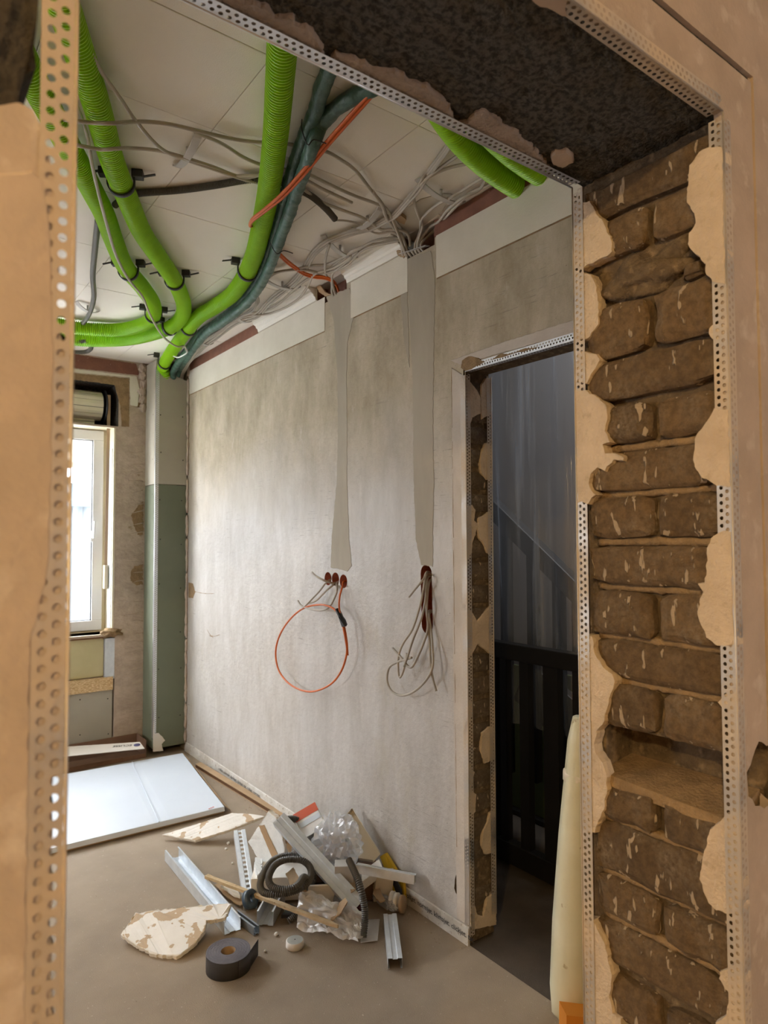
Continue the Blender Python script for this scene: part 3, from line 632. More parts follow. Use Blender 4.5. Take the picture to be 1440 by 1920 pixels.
for px in ([(262,944),(268,940),(268,1004),(258,1002),(250,985),(246,965)], [(252,1062),(268,1058),(268,1096),(258,1098),(244,1088),(246,1072)], [(258,756),(268,754),(268,764),(256,764)]):
    bp(px, 'bare_brick_spot', M['mortar_light'], .0025, .009, .007)
# window reveal trim and torn corner
MB().box((WX1-.012,Yw+.0,WZ0),(WX1+.002,Yw+.17,WZ1)).build('reveal_lining', M['cream'], wall_back)
MB().box((WX1-.018,Yw+.02,WZ0+.02),(WX1-.012,Yw+.10,WZ1-.14)).build('reveal_sheet', M['film_white'], wall_back)
lump((WX1-.01,Yw+.02,WZ0+.005), .07, .045, .03, .6, 3, 3, 2).build('broken_corner', M['mortar_light'], wall_back)
# ------------------------------------------------------------------ window_1
WY = Yw+.17
win = bpy.data.objects.new('window_1', None); link(win); win.location = ((WX0+WX1)/2, WY, WZ0); WLOC['window_1'] = V(win.location); struct(win, 'white plastic window with a lever handle')
def frame_rect(x0, x1, z0, z1, wd, y0, y1):
    mb = MB()
    for a, b in (((x0,z0),(x1,z0+wd)),((x0,z1-wd),(x1,z1)),((x0,z0+wd),(x0+wd,z1-wd)),((x1-wd,z0+wd),(x1,z1-wd))): mb.box((a[0],y0,a[1]),(b[0],y1,b[1]))
    return mb
fx1 = P(205,900,y=WY).x; fz0 = P(190,1186,y=WY).z; fz1 = P(190,803,y=WY).z
frame_rect(WX0+.0, fx1, fz0, fz1, .045, WY, WY+.07).build('window_frame', M['cream'], win, bevel=.003)
xm = (WX0+fx1)/2
for x0, x1 in ((WX0+.035, xm+.02), (xm-.02+.045, P(194,900,y=WY-.02).x)):
    z0, z1 = fz0+.022, fz1-.022; gl = P(165,900,y=WY).x
    wd = .068
    s = frame_rect(x0, x1, z0, z1, wd, WY-.02, WY+.045).build('sash', M['pvc'], win, bevel=.004)
    frame_rect(x0+wd-.002, x1-wd+.002, z0+wd-.002, z1-wd+.002, .006, WY-.012, WY+.01).build('gasket', M['black'], s)
    gm = bpy.data.materials.get('window_glass') or film('window_glass', (.8,.9,1), .05, .02, 0)
    MB().box((x0+wd,WY+.004,z0+wd),(x1-wd,WY+.008,z1-wd)).build('pane', gm, s)
hx = P(174,1005,y=WY-.03); h = MB().box((hx.x-.014,WY-.032,hx.z-.04),(hx.x+.014,WY-.02,hx.z+.035)).build('handle', M['pvc'], win, bevel=.003)
MB().tube([(hx.x,WY-.03,hx.z-.01),(hx.x,WY-.062,hx.z-.01),(hx.x+.004,WY-.066,hx.z+.10)], .008, 8).build('lever', M['pvc'], h)
# roller shutter in its box
rs = thing('roller_shutter', 'rolled up ivory shutter in the open box above the window', 'shutter', (.2,Yw+.13,WZ1+.02))
rc = V((0, Yw+.14, 2.35)); R0 = .098
rx1 = P(196,760,y=Yw+.10).x
n = 13
for k in range(n):
    a0, a1 = 2*math.pi*k/n, 2*math.pi*(k+.93)/n; am = (a0+a1)/2
    pr = [(R0*math.cos(a0),R0*math.sin(a0)),(R0*1.03*math.cos(am),R0*1.03*math.sin(am)),(R0*math.cos(a1),R0*math.sin(a1)),((R0-.008)*math.cos(a1),(R0-.008)*math.sin(a1)),((R0-.008)*math.cos(a0),(R0-.008)*math.sin(a0))]
    MB().prism([(WX0-.02, rc.y+c, rc.z+s) for c, s in pr], (rx1-WX0,0,0)).build('slat', M['cream'], rs)
MB().tube([(WX0-.02,rc.y,rc.z),(rx1-.01,rc.y,rc.z)], R0-.012, 16).build('roll_core', M['black'], rs)
MB().lathe((rx1+.0,rc.y,rc.z), [(0,0),(R0+.018,0),(R0+.018,.006),(0,.006)], (1,0,0), 24).build('end_disc', M['black'], rs)
sx = P(202,800,y=Yw+.07).x
for k in range(2): MB().box((WX0,Yw+.12,WZ1+.02+k*.03),(rx1-.06,Yw+.135,WZ1+.046+k*.03)).build('slat', M['cream'], rs)
MB().prism([(sx-.011,Yw+.045,2.42),(sx+.011,Yw+.045,2.42),(sx+.009,Yw+.075,1.12),(sx-.009,Yw+.075,1.12)], (0,.002,0)).build('strap', mat('strap_cloth', (.42,.30,.20), rough=.9), rs)
z0 = P(200,1104,y=Yw+.07).z; MB().box((sx-.012,Yw+.06,z0),(sx+.012,Yw+.10,z0+.16)).build('strap_winder', M['cream'], rs, bevel=.004)
# boards below the window
MB().box((WX0+.01,Yw+.030,.52),(P(196,1240,y=Yw).x,Yw+.05,WZ0-.02)).build('backing_board', mat('yellow_board', (.52,.47,.27), (.48,.43,.24), 6, .7), wall_back)
MB().box((WX0+.01,Yw-.005,P(216,1292,y=Yw).z),(WX1,Yw+.028,P(216,1268,y=Yw).z)).build('timber_batten', M['osb'], wall_back)
lb = MB().box((WX0+.01,Yw+.012,.02),(WX1,Yw+.03,P(216,1292,y=Yw).z-.003)).build('plasterboard', M['board_grey'], wall_back)
for px in ((202,1310),(203,1376),(150,1312),(150,1378)):
    q = P(*px, y=Yw+.012); MB().lathe((q.x,Yw+.0125,q.z), [(0,-.001),(.004,-.001),(.0045,0)], (0,1,0), 8).build('screw', M['screw'], lb)
MB().box((P(197,1240,y=Yw).x,Yw+.004,.50),(P(216,1240,y=Yw).x,Yw+.05,WZ0-.03)).build('metal_profile', M['galv'], wall_back)
MB().box((WX0,Yw+.02,WZ0-.028),(WX1-.04,Yw+.16,WZ0+.0)).build('window_board', mat('raw_wood', (.24,.12,.05), (.15,.07,.03), 12, .8, bump=.4), wall_back)
# ------------------------------------------------------------------ outside: neighbour's shed
sh = thing('neighbour_shed', 'pale corrugated shed wall with a low roof outside the window', 'shed', (.8,8.2,-.5))
n = 90; vs = []; fs = []
for i in range(n*2+1):
    x = -3+i*.035; y = 8.0+(.02 if i % 4 in (0,1) else -.02)
    vs += [(x,y,-.5),(x,y,1.80)]
for i in range(n*2): fs.append((2*i,2*i+2,2*i+3,2*i+1))
MB().add(vs, fs).build('corrugated_wall', mat('white_cladding', (.105,.125,.14), rough=.6), sh)
MB().box((-3,7.9,1.80),(3.3,8.05,2.05)).build('fascia_board', mat('blue_fascia', (.09,.13,.16), rough=.6), sh)
MB().prism([(-3,7.7,2.05),(3.3,7.7,2.25),(3.3,10,3.0),(-3,10,2.8)], (0,0,.06)).build('shed_roof', mat('pale_roof', (.13,.105,.065), rough=.8), sh)
MB().prism([(-3,9.0,2.75),(3.3,9.0,2.95),(3.3,9.0,3.5),(-3,9.0,3.3)], (0,.1,0)).build('gable', mat('grey_gable', (.09,.095,.10), rough=.8), sh)
struct(MB().box((-8,Yw+.33,-.7),(10,14,-.5)).build('ground_outside', mat('bounce_ground', (.85,.83,.80), rough=.9), origin=(0,0,0)))  # unseen ground, set near-white to bounce daylight up onto the ceiling
# ------------------------------------------------------------------ pipe boxing
bz1 = P(292,690,y=Yb).z; zt = P(300,908,y=Yb).z
bx = thing('pipe_boxing', 'tall plasterboard pipe boxing in the corner, grey above green', 'boxing', ((Xb+Xr)/2,(Yb+Yw)/2,0))
X1 = Xr-.012
MB().prism([(Xb+.0125,Yb,zt+.002),(X1,Yb,zt+.002),(X1,Yb,bz1-.06),(Xb+.0125,Yb,bz1)], (0,.0125,0)).build('front_board', M['board_grey'], bx)
MB().box((Xb+.0125,Yb,.05),(X1,Yb+.0125,zt-.002)).build('front_board', M['board_green'], bx)
MB().box((Xb,Yb,zt+.002),(Xb+.0125,Yw-.002,bz1+.06)).build('side_board', M['board_grey'], bx)
MB().box((Xb,Yb,.05),(Xb+.0125,Yw-.002,zt-.002)).build('side_board', M['board_green'], bx)
MB().box((Xb+.02,Yw-.03,2.2),(X1,Yw-.003,ZC-.01)).build('back_board', mat('rusty_board', (.22,.12,.05), (.15,.085,.04), 20, .9), bx)
# bead of the boxing
mb = MB(); a = V((Xb-.001,Yb-.001,.12)); L = bz1-.12
o = bead('corner_bead', 'x', a, a+V((0,0,L)), (1,0,0), (0,1,0), M['bead_white'], w=.022, pitch=.0125, nose=.0018)
del o['kind']; del o['label']; o.parent = bx; o.location = V(o.location)-V(bx.location)
for z_ in [.25+.29*i for i in range(9)]:
    for xx in (Xb+.035, X1-.03):
        if z_ < 2.45:
            zz_ = z_+random.uniform(-.03,.03); MB().lathe((xx+random.uniform(-.005,.005),Yb-.0006,zz_), [(0,0),(.0042,0),(.0048,.002)], (0,1,0), 8).build('screw', M['screw'], bx)
    zz_ = z_+random.uniform(-.04,.04)
    if z_ < 2.5: MB().lathe((Xb-.0006,Yb+.06,zz_), [(0,0),(.0042,0),(.0048,.002)], (1,0,0), 8).build('screw', M['screw'], bx)
q = [V((p.x,Yb-.0005,p.z)) for p in PL([(279,1392),(282,1330),(286,1318),(289,1376),(297,1374),(305,1382),(309,1388),(303,1395),(306,1408),(282,1410)], y=Yb)]
patch('plaster_smear', [V((max(p.x,Xb+.001),p.y,max(.0,p.z))) for p in q], (0,-1,0), .0025, mat('white_plaster', (.70,.68,.64), rough=.8), bx, .003, .01)
# rough filler down both sides of the boxing
for k in range(30):
    z_ = .12+k*.085; lump((Xr-.006,Yb-.004,z_+random.uniform(-.02,.02)), .010, .014, .05, .6, 2, 2.5, k).build('filler_lump', M['rough_plaster'], wall_right)
for k in range(6): lump((Xb-.03+random.uniform(-.02,.02),Yw-.004,2.35+k*.055), .028, .016, .035, .7, 3, 2.5, k).build('filler_lump', M['rough_plaster'], wall_back)
# ------------------------------------------------------------------ stair hall behind the inner doorway
HX = 3.3
hw = mat('hall_wall', (.33,.295,.28), rough=.8); hwd = mat('hall_wall_red', (.14,.10,.085), rough=.8)
struct(MB().box((HX,.0,-.1),(HX+.12,4.6,3.2)).build('wall_hall_far', hw, origin=(0,0,0)))
struct(MB().box((Xh,4.4,-.1),(HX+.1,4.52,3.2)).build('wall_hall_end', hw, origin=(0,0,0)))
struct(MB().box((Xj+.6,Yf-.01,-.1),(HX+.1,Yf+.0,3.2)).build('wall_hall_near', hw, origin=(0,0,0)))
struct(MB().box((Xh-.1,Yf,ZC+.15),(Xh,4.5,3.2)).build('wall_hall_upper', hw, origin=(0,0,0)))
mb = MB(); mb.box((Xh-.1,Yf,3.12),(2.68,4.5,3.2)); mb.box((3.12,Yf,3.12),(HX+.1,4.5,3.2)); mb.box((2.68,2.05,3.12),(3.12,4.5,3.2)); mb.box((2.68,Yf,3.12),(3.12,1.35,3.2))
struct(mb.build('ceiling_hall', hw, origin=(0,0,0)))
# stair balustrade: landing guard + falling handrail
RX = 2.25
def rr(px, py): return P(px, py, x=RX)
st = thing('stair_balustrade', 'dark wooden stair balustrade behind the plastic sheet', 'balustrade', (RX,2.0,0))
r2 = lambda a, b: P(a, b, x=RX+.22)
hr = [r2(740,768), r2(1180,1206)]
def bar(a, b, w_, d_, name, m=None):
    a, b = V(a), V(b); ax = (b-a)/2; side = V((1,0,0)); up = ax.cross(side).normalized()
    return MB().obox((a+b)/2, ax, side*(w_/2), up*(d_/2)).build(name, m or M['wood_dark'], st, bevel=.004)
bar(hr[0], hr[-1], .06, .085, 'handrail')
bar(rr(870,1205), rr(1200,1262), .06, .07, 'landing_rail')
ya, yb = rr(925,1500), rr(1075,1570)
bar(V((RX,2.6,.06)), V((RX,1.0,.06)), .05, .09, 'bottom_rail')
for px, hw_ in ((930,.018),(948,.018),(987,.024),(1037,.038),(1090,.03)): 
    q = rr(px,1300); zt_ = rr(px,1210+(px-920)*.17).z
    MB().box((RX-.018,q.y-hw_,.06),(RX+.018,q.y+hw_,zt_)).build('baluster', M['wood_dark'], st)
for px in (950,1000,1048,1085):
    q = r2(px,1100); zt_ = r2(px,955+(px-921)*.99).z
    MB().box((RX+.20,q.y-.024,.3),(RX+.24,q.y+.024,zt_)).build('baluster', M['wood_dark'], st)
bar(rr(900,1290)+V((.3,0,0)), rr(1180,1560)+V((.3,0,0)), .05, .22, 'stringer')
gm = mat('green_panel', (.12,.15,.06), rough=.7)
MB().box((RX+.5,.95,0),(RX+.52,3.2,.75)).build('green_panel', gm, st)
MB().box((RX+.42,.95,.0),(RX+.45,3.2,.02)).build('tread', M['wood_dark'], st)
# plastic dust sheet hung across the doorway
nx, nz_ = 150, 70; vs = []; fs = []
ztop = ZC-.02
for j in range(nz_+1):
    for i in range(nx+1):
        u = i/nx; v_ = j/nz_; y = 3.0-u*2.1; z = ztop-v_*2.05
        d = .020*math.sin(u*75+1.5*math.sin(v_*3))*(.25+v_*.8)+.03*noise.noise(V((u*18,v_*1.1,2)))+.016*(abs(noise.noise(V((u*60+v_*2,v_*1.6,4))))-.3)
        vs.append((RX+.10+d, y+.012*noise.noise(V((u*14,v_*2,9))), z))
for j in range(nz_):
    for i in range(nx):
        a = j*(nx+1)+i; fs.append((a,a+1,a+nx+2,a+nx+1))
tag(MB().add(vs, fs, True).build('dust_sheet', film('dust_sheet_film', (.68,.74,.84), .24, .16, 1.0, 22, (1,1,.05), .62)), 'clear plastic dust sheet hanging across the inner doorway', 'plastic sheet')
# leaning roll of insulation in the doorway
rb, rt = V((1.715,1.345,.0)), P(1092,1345,x=1.72)
L_ = (rt-rb); path = [rb+L_*t for t in (0,.02,.08,.3,.6,.8,.92,1)]
n = len(path); rad = [.062,.074,.078,.074,.066,.052,.044,.030]
mb = MB(); seg = 20; vs = []; fs = []
for i, p in enumerate(path):
    for k in range(seg):
        a = 2*math.pi*k/seg; r_ = rad[i]*(1+.10*noise.noise(V((math.cos(a)*1.3, math.sin(a)*1.3, p.z*2.5)))); r_ *= 1+.12*math.copysign(1, math.sin(a*2.5))*.5
        vs.append(p+V((math.cos(a)*r_, math.sin(a)*r_, 0)))
for i in range(n-1):
    for k in range(seg): fs.append((i*seg+k, i*seg+(k+1) % seg, (i+1)*seg+(k+1) % seg, (i+1)*seg+k))
fs += [tuple(range(seg))[::-1], tuple((n-1)*seg+k for k in range(seg))]
t = thing('insulation_roll', 'cream film wrapped roll leaning in the inner doorway', 'roll', rb)
mb.add(vs, fs, True).build('roll', mat('cream_wrap', (.70,.66,.48), (.62,.57,.38), 5, .45, bump=.5, bscale=14, c3=(.42,.33,.18), scale3=18, t3=(.70,.74)), t)
tz = rb+L_*.80; MB().lathe(tz, [(.046,-.022),(.0535,-.014),(.0535,.012),(.045,.02)], L_.normalized(), 16).build('tape_band', M['cream_plastic'], t)
q = P(1085,1900,x=1.60)
tag(MB().prism([(1.58,1.27,0),(1.66,1.21,0),(1.645,1.20,.085),(1.57,1.26,.095)], (.03,.05,0)).build('orange_wedge', mat('orange_plastic', (.62,.22,.02), rough=.5)), 'orange plastic wedge on the floor beside the brick jamb', 'wedge')
# ------------------------------------------------------------------ green ventilation ducts
DR = .0375
def cpath(pts, dz, extra=None, step=.02):
    q = [P(a, b, z=ZC-dz) for a, b in pts]
    if extra: q += [V(e) for e in extra]
    return smooth(q, step)
DUCTS = {}
def duct(key, label, pts, dz=.047, extra=None, pre=None):
    q = [P(p[0], p[1], z=ZC-(p[2] if len(p) > 2 else dz)) for p in pts]
    if extra: q += [V(e) for e in extra]
    base = smooth(smooth(q, .06), .011/4); DUCTS[key] = base
    rad = [DR if (i % 4) in (0,1) else DR-.0068 for i in range(len(base))]
    o = MB().tube(base, DR, 26, rad=rad, smooth=False).build('ventilation_duct', M['duct'])
    tag(o, label, 'duct', 'green corrugated ventilation ducts'); return o
duct('A', 'green duct crossing the ceiling, nearer the centre of the parallel pair', [(90,-70),(122,20),(152,110),(182,200),(210,300),(240,375),(266,435),(298,483),(330,532),(345,578),(330,607),(290,625),(230,637),(140,637),(40,622)])
duct('B', 'green duct crossing the ceiling, outermost beside the near bead', [(0,20),(62,150),(102,225),(145,305),(178,367),(197,405),(213,450),(235,500),(268,540),(288,572),(284,598),(258,612),(215,619),(140,614),(40,596)])
e = P(340,620,z=ZC-.05)
duct('C', 'long green duct curving from the lintel down into the corner boxing', [(552,-60),(532,60),(524,160),(516,260),(503,360),(489,430),(476,480),(458,520),(434,553),(400,577),(362,605)], .05, [(1.49,4.44,2.60),(1.535,4.56,2.545),(1.545,4.615,2.43),(1.545,4.62,2.20)])
duct('D', 'green duct entering the wall hole, lower of the two by the lintel', [(790,140),(822,205),(862,262),(905,305),(955,342),(1000,366),(1060,392)], .05)
duct('E', 'green duct tight against the lintel edge above the wall', [(850,150),(895,222),(945,276),(1000,318),(1060,352),(1120,385)], .05)
def strap(key, frac, label, tails=(1,1)):
    p = DUCTS[key]; i = int(len(p)*frac); c = p[i]; t = (p[min(i+8,len(p)-1)]-p[max(0,i-8)]).normalized(); s = t.cross(V((0,0,1))).normalized()
    o = thing('duct_strap', label, 'strap', (c.x,c.y,ZC-.085), 'black straps holding the ducts')
    R = DR+.003; arc = [c+s*(math.cos(a)*R)+V((0,0,-1))*(math.sin(a)*R) for a in [math.pi*k/14 for k in range(15)]]
    arc = [V((arc[0].x,arc[0].y,ZC-.012))]+arc+[V((arc[-1].x,arc[-1].y,ZC-.012))]
    mb = MB(); vs = []; fs = []
    for a in arc: vs += [a-t*.009, a+t*.009]
    fs = [(2*k,2*k+1,2*k+3,2*k+2) for k in range(len(arc)-1)]; mb.add(vs, fs, True); b = mb.build('band', M['black'], o); sm = b.modifiers.new('s','SOLIDIFY'); sm.thickness = .004
    for sg, tl in zip((1,-1), tails):
        if not tl: continue
        q = c+s*(sg*(R+.012)); an = MB().obox((q.x,q.y,ZC-.013), s*.018, t*.015, (0,0,.013)).build('anchor', M['black'], o, bevel=.002); WLOC[an.name] = WLOC[o.name]
        q2 = c+s*(sg*(R+.045)); MB().obox((q2.x,q2.y,ZC-.014), s*.024+V((0,0,.006)), t*.0045, (0,0,.002)).build('tail', M['black'], an)
for key, fr, lb, tl in (('A',.255,'black strap round the inner pair duct near the ceiling cables',(1,1)),('A',.50,'black strap with tail halfway along the inner duct of the pair',(1,1)),
                        ('A',.715,'black strap at the bend of the inner duct of the pair',(1,1)),('B',.50,'black strap halfway along the outermost duct of the pair',(1,1)),
                        ('B',.70,'black strap at the bend of the outermost duct of the pair',(1,1)),('C',.42,'black strap behind the orange conduits on the long duct',(0,1)),
                        ('C',.66,'black strap where the long duct starts to bend',(0,1)),('C',.865,'black strap above the boxing on the long duct',(1,1))): strap(key, fr, lb, tl)
# ------------------------------------------------------------------ insulated pipes
def pipe(name, label, cat, pts, r, m, grp=None, extra=None, seg=12, step=.02, corr=None, wob=0):
    q = [P(p[0], p[1], z=ZC-(p[2] if len(p) > 2 else .03)) for p in pts]
    if extra: q += [V(e) for e in extra]
    if corr:
        base = smooth(smooth(q, .03), corr/2); rad = [r if i % 2 else r*.76 for i in range(len(base))]
    else:
        base = smooth(q, step); rad = [r*(1+wob*noise.noise(p*40)) for p in base] if wob else None
    return tag(MB().tube(base, r, seg, rad=rad, smooth=not corr).build(name, m), label, cat, grp)
dz = .055
pipe('insulated_pipe', 'dark green insulated pipe hugging the long green duct', 'pipe', [(626,105),(612,145),(603,167),(590,213),(572,253),(558,293),(545,333),(535,370),(525,408),(511,450),(494,500),(472,542),(446,572),(402,608),(372,630)], .022, M['insul'], 'dark green insulated pipes', [(1.555,4.40,2.585),(1.585,4.54,2.545),(1.592,4.60,2.43),(1.592,4.60,2.2)], 14, .012, wob=.16)
pipe('insulated_pipe', 'dark green insulated pipe branching off toward the lintel', 'pipe', [(740,150),(683,172),(640,196),(606,228),(588,268,.075),(572,315,.075),(556,360,.075),(542,402,.075),(524,450,.075),(506,500,.075),(482,544,.075),(458,572,.075),(415,606,.07),(383,628,.06)], .022, M['insul'], 'dark green insulated pipes', [(1.60,4.42,2.60),(1.615,4.55,2.56),(1.618,4.62,2.45),(1.618,4.63,2.2)], 14, .012, wob=.16)
for k, (a, b) in enumerate((((566,243),(588,262)), ((505,452),(532,470)))):
    p0, p1 = P(*a, z=ZC-.07), P(*b, z=ZC-.09); mid = (p0+p1)/2-V((0,0,.03))
    tag(MB().tube(smooth([p0+V((0,0,.03)),p0,mid,p1,p1+V((.03,-.02,-.01))], .006), .0018, 6).build('cable_tie', M['black']), ['thin black tie on the green pipes under the branch','thin black tie on the green pipes above the orange conduit'][k], 'cable tie', 'ties on the insulated pipes')
# orange conduit pair
for k in range(2):
    o_ = k*4.5
    pipe('orange_conduit', ['orange conduit slung under the long green duct, upper of two','orange conduit slung under the long green duct, lower of two'][k], 'conduit', [(740+o_,120+o_,.03),(692+o_,176+o_,.045),(615+o_,263+o_,.075),(568+o_,320+o_,.10),(528+o_*.8,364+o_,.115),(494,394+o_,.115),(473,411+o_*.8,.105),(469+k,424,.07),(478,420,.03)], .0055, M['orange'], 'orange conduits', seg=8)
    pipe('orange_conduit', ['orange conduit running into the wall chase, upper of two','orange conduit running into the wall chase, lower of two'][k], 'conduit', [(505,455+o_,.03),(521,472+o_,.03),(543,492+o_,.03),(570,511+o_*.8,.03),(590,517+o_*.8,.03),(610,519+o_*.8,.035),(624,526+o_*.6,.045)], .0055, M['orange'], 'orange conduits', [P(633,540,x=Xr+.02), (Xr+.03,P(633,540,x=Xr).y,2.50)], 8)
# grey corrugated conduit and black foam pipe
pipe('flexible_conduit', 'dark grey corrugated conduit crossing behind the long duct', 'conduit', [(215,385,.012),(235,370,.012),(257,363,.012),(333,357,.012),(400,348,.012),(467,337,.012),(520,340,.012),(563,357,.014),(587,370,.018),(613,393,.025),(630,413,.035)], .0125, M['conduit'], seg=12, corr=.006)
pipe('foam_pipe', 'black foam covered pipe beside the outermost duct', 'pipe', [(184,412),(178,467),(174,517),(176,557),(168,587),(156,606)], .012, M['conduit'])
pipe('conduit_coil', 'looped grey conduit hanging near the window wall', 'conduit', [(100,630,.05),(140,640,.06),(160,640,.06),(171,650,.06),(163,659,.06),(140,660,.06),(100,656,.06)], .013, M['conduit'], corr=.007)
# ------------------------------------------------------------------ grey cable clips (bars screwed to the ceiling)
def clip(a, b, label, sag=.026):
    p0, p1 = P(*a, z=ZC-.004), P(*b, z=ZC-.004); ax = (p1-p0); L = ax.length; t = ax.normalized(); s = t.cross(V((0,0,1)))
    o = thing('cable_clip', label, 'clip', (p0.x,p0.y,ZC-.04), 'grey cable clips under the ceiling')
    n = 12; vs = []; fs = []
    for i in range(n+1):
        u = i/n; c = p0+ax*u-V((0,0,sag*math.sin(math.pi*min(1,max(0,u)))**.7+.004)); hw = .012
        vs += [c-s*hw, c+s*hw, c+s*hw+V((0,0,.005)), c-s*hw+V((0,0,.005))]
    for i in range(n):
        for k in range(4): fs.append((i*4+k, i*4+(k+1) % 4, (i+1)*4+(k+1) % 4, (i+1)*4+k))
    fs += [(0,1,2,3), (n*4+3,n*4+2,n*4+1,n*4)]
    MB().add(vs, fs).build('bar', M['clip'], o, bevel=.001)
    c = p0+ax*.5; bo = MB().tube([(c.x,c.y,ZC-sag-.004),(c.x,c.y,ZC)], .005, 10).build('boss', M['clip'], o); WLOC[bo.name] = WLOC[o.name]
    MB().lathe((c.x,c.y,ZC-sag-.0075), [(0,0),(.005,.0),(.005,.003)], (0,0,1), 8).build('screw', M['screw'], bo)
for a, b, lb in (((374,244),(331,311),'grey cable clip between the ducts on the upper ceiling'), ((606,440),(667,482),'grey cable clip above the wall chase with the orange conduit'),
                 ((716,384),(664,428),'grey cable clip at the end of the corrugated conduit'), ((783,335),(868,379),'grey cable clip beside the ducts at the lintel'),
                 ((495,521),(562,538),'grey cable clip below the orange conduit bend'), ((436,586),(471,601),'grey cable clip beside the insulated pipes near the cove'),
                 ((366,632),(398,643),'grey cable clip just above the corner boxing'), ((143,565),(184,583),'grey clip holding the black foam pipe')): clip(a, b, lb)
# ------------------------------------------------------------------ cables on the ceiling
def cable(label, pts, extra=None, r=.0057, dz=.017, off=(0,0)):
    q = [P(p[0]+off[0], p[1]+off[1], z=ZC-(p[2] if len(p) > 2 else dz)) for p in pts]
    if extra: q += [V(e) for e in extra]
    return tag(MB().tube(smooth(q, .016), r, 7).build('power_cable', M['cable']), label, 'cable', 'grey cables on the ceiling')
def drop(px, py): q = P(px, py, x=Xr+.02); return [V((Xr-.01,q.y,2.585)), V((Xr+.03,q.y,2.55)), V((Xr+.04,q.y,2.45))]
BX = lambda d: [V((1.63+d*.4,4.47,2.60)), V((1.645+d*.3,4.58,2.53)), V((1.65+d*.3,4.62,2.25))]
cable('grey cable arching over the pair of ducts to the wider wall chase', [(100,222),(143,227,.10),(173,230,.10),(215,231,.10),(267,228,.04),(317,233,.03),(377,247,.03),(433,260),(483,267),(540,270),(607,283),(640,300),(667,320),(693,353),(717,383,.03),(727,410),(753,440)], drop(770,452))
cable('grey cable below the first one crossing the pair of ducts', [(100,262),(143,272,.10),(187,280,.10),(215,279,.10),(250,278,.03),(300,283,.03),(350,297,.03),(400,313),(460,333),(520,318),(567,323),(600,337),(633,353),(667,368),(710,384,.03),(730,400)], drop(772,450))
cable('grey cable passing under the loose end of the corrugated conduit', [(440,330),(500,330),(560,350),(600,377),(650,397),(677,407,.03),(700,420),(720,433),(750,437)], drop(776,452))
cable('grey cable slanting down beside the inner duct', [(130,20),(163,83,.05),(187,130,.05),(227,187,.05),(257,230,.05),(300,277,.04),(340,296,.03),(400,317),(460,337),(520,350)], dz=.02)
cable('pale cable hanging below the outermost duct down to the boxing', [(135,180,.05),(147,207,.05),(163,253,.06),(173,310,.09),(188,375,.105),(200,420,.105),(217,477,.105),(240,522,.105),(267,556,.105),(280,587,.105),(298,620,.10),(313,638,.10),(333,650,.10),(345,649,.09),(351,660,.07)], dz=.05)
cable('grey cable leaving the upper ceiling clip toward the long duct', [(365,247,.03),(417,270),(453,293),(490,309),(560,330),(600,352),(660,380)], dz=.018)
for k in range(3):
    cable(['grey cable in the lintel bundle, highest of three','grey cable in the lintel bundle, middle of three','grey cable in the lintel bundle, lowest of three'][k], [(860,235),(840,269),(818,300),(800,324),(791,336,.03),(782,351),(764,371),(740,398),(724,407),(696,422),(662,431,.025),(635,440),(612,450,.025),(587,471),(569,500),(546,527),(505,561),(478,588,.025),(439,601,.025),(400,630),(378,646,.025)], BX(k*.02), off=(k*2.2,k*3.6), dz=.014+.005*k)
cable('grey cable looping from the lintel clip down to the wider chase', [(890,305),(876,307),(847,313),(818,324),(797,337,.03),(782,353),(776,367),(778,384),(786,407),(792,425)], drop(793,440))
cable('grey cable fanning out under the duct by the lintel', [(885,272),(862,289),(831,311),(800,335,.03),(784,352),(768,372)], dz=.022)
cable('grey cable dropping steeply into the wider chase, first of the fan', [(925,318),(907,331),(862,360),(848,369,.03),(822,382),(800,400),(789,413),(788,433)], drop(788,456))
cable('grey cable dropping steeply into the wider chase, second of the fan', [(918,320),(911,336),(898,356),(864,373,.03),(840,393),(822,416),(803,429)], drop(794,454))
cable('grey cable dropping steeply into the wider chase, third of the fan', [(940,336),(924,344),(884,360),(864,378,.03),(836,407),(813,433)], drop(799,452))
cable('grey cable hanging in a slack curve from the conduit end clip', [(690,412,.03),(702,422),(716,431),(736,430),(764,438)], drop(782,452), dz=.022)
cable('thin grey cable hanging lowest from the conduit end clip', [(628,413),(650,414),(676,420,.03),(691,431),(709,438),(742,437)], drop(770,456), dz=.024, r=.004)
cable('grey cable bent sharply at the conduit end clip', [(700,360),(718,389,.03),(724,407),(738,427),(751,442)], drop(766,456), dz=.024)
cable('grey cable running along the cove from chase to boxing, upper', [(752,448),(711,456),(668,467,.03),(633,491),(610,510),(575,524),(548,547,.03),(509,578),(458,591,.025),(423,611),(385,640,.025)], BX(.01), dz=.022)
cable('grey cable running along the cove from chase to boxing, middle', [(752,446),(707,450),(665,471,.03),(618,494),(587,498),(556,504),(517,512),(497,529,.03),(482,549),(484,568),(460,588,.025),(400,628),(380,643,.025)], BX(.035), dz=.026)
cable('grey cable sagging along the cove below the others', [(752,450),(690,464),(668,479,.03),(649,498),(610,512),(571,506),(530,508),(500,516)], dz=.03)
cable('short grey cable from the clip down into the narrow chase', [(618,456),(610,487),(611,515),(622,530,.04)], drop(633,542), dz=.03)
cable('short grey cable beside it bending into the narrow chase', [(672,470),(645,495),(628,508),(622,520,.04)], drop(638,540), dz=.03)
cable('grey cable swinging low along the cove to the boxing', [(660,480,.03),(630,500),(590,514),(578,535),(563,557),(536,576),(505,588),(478,591),(450,597,.025),(410,620),(385,638,.025)], BX(.05), dz=.03)
cable('grey cable in the tight bundle above the boxing', [(500,528,.03),(484,552),(476,580),(450,594,.025),(405,624),(382,640,.025)], BX(.06), dz=.035)
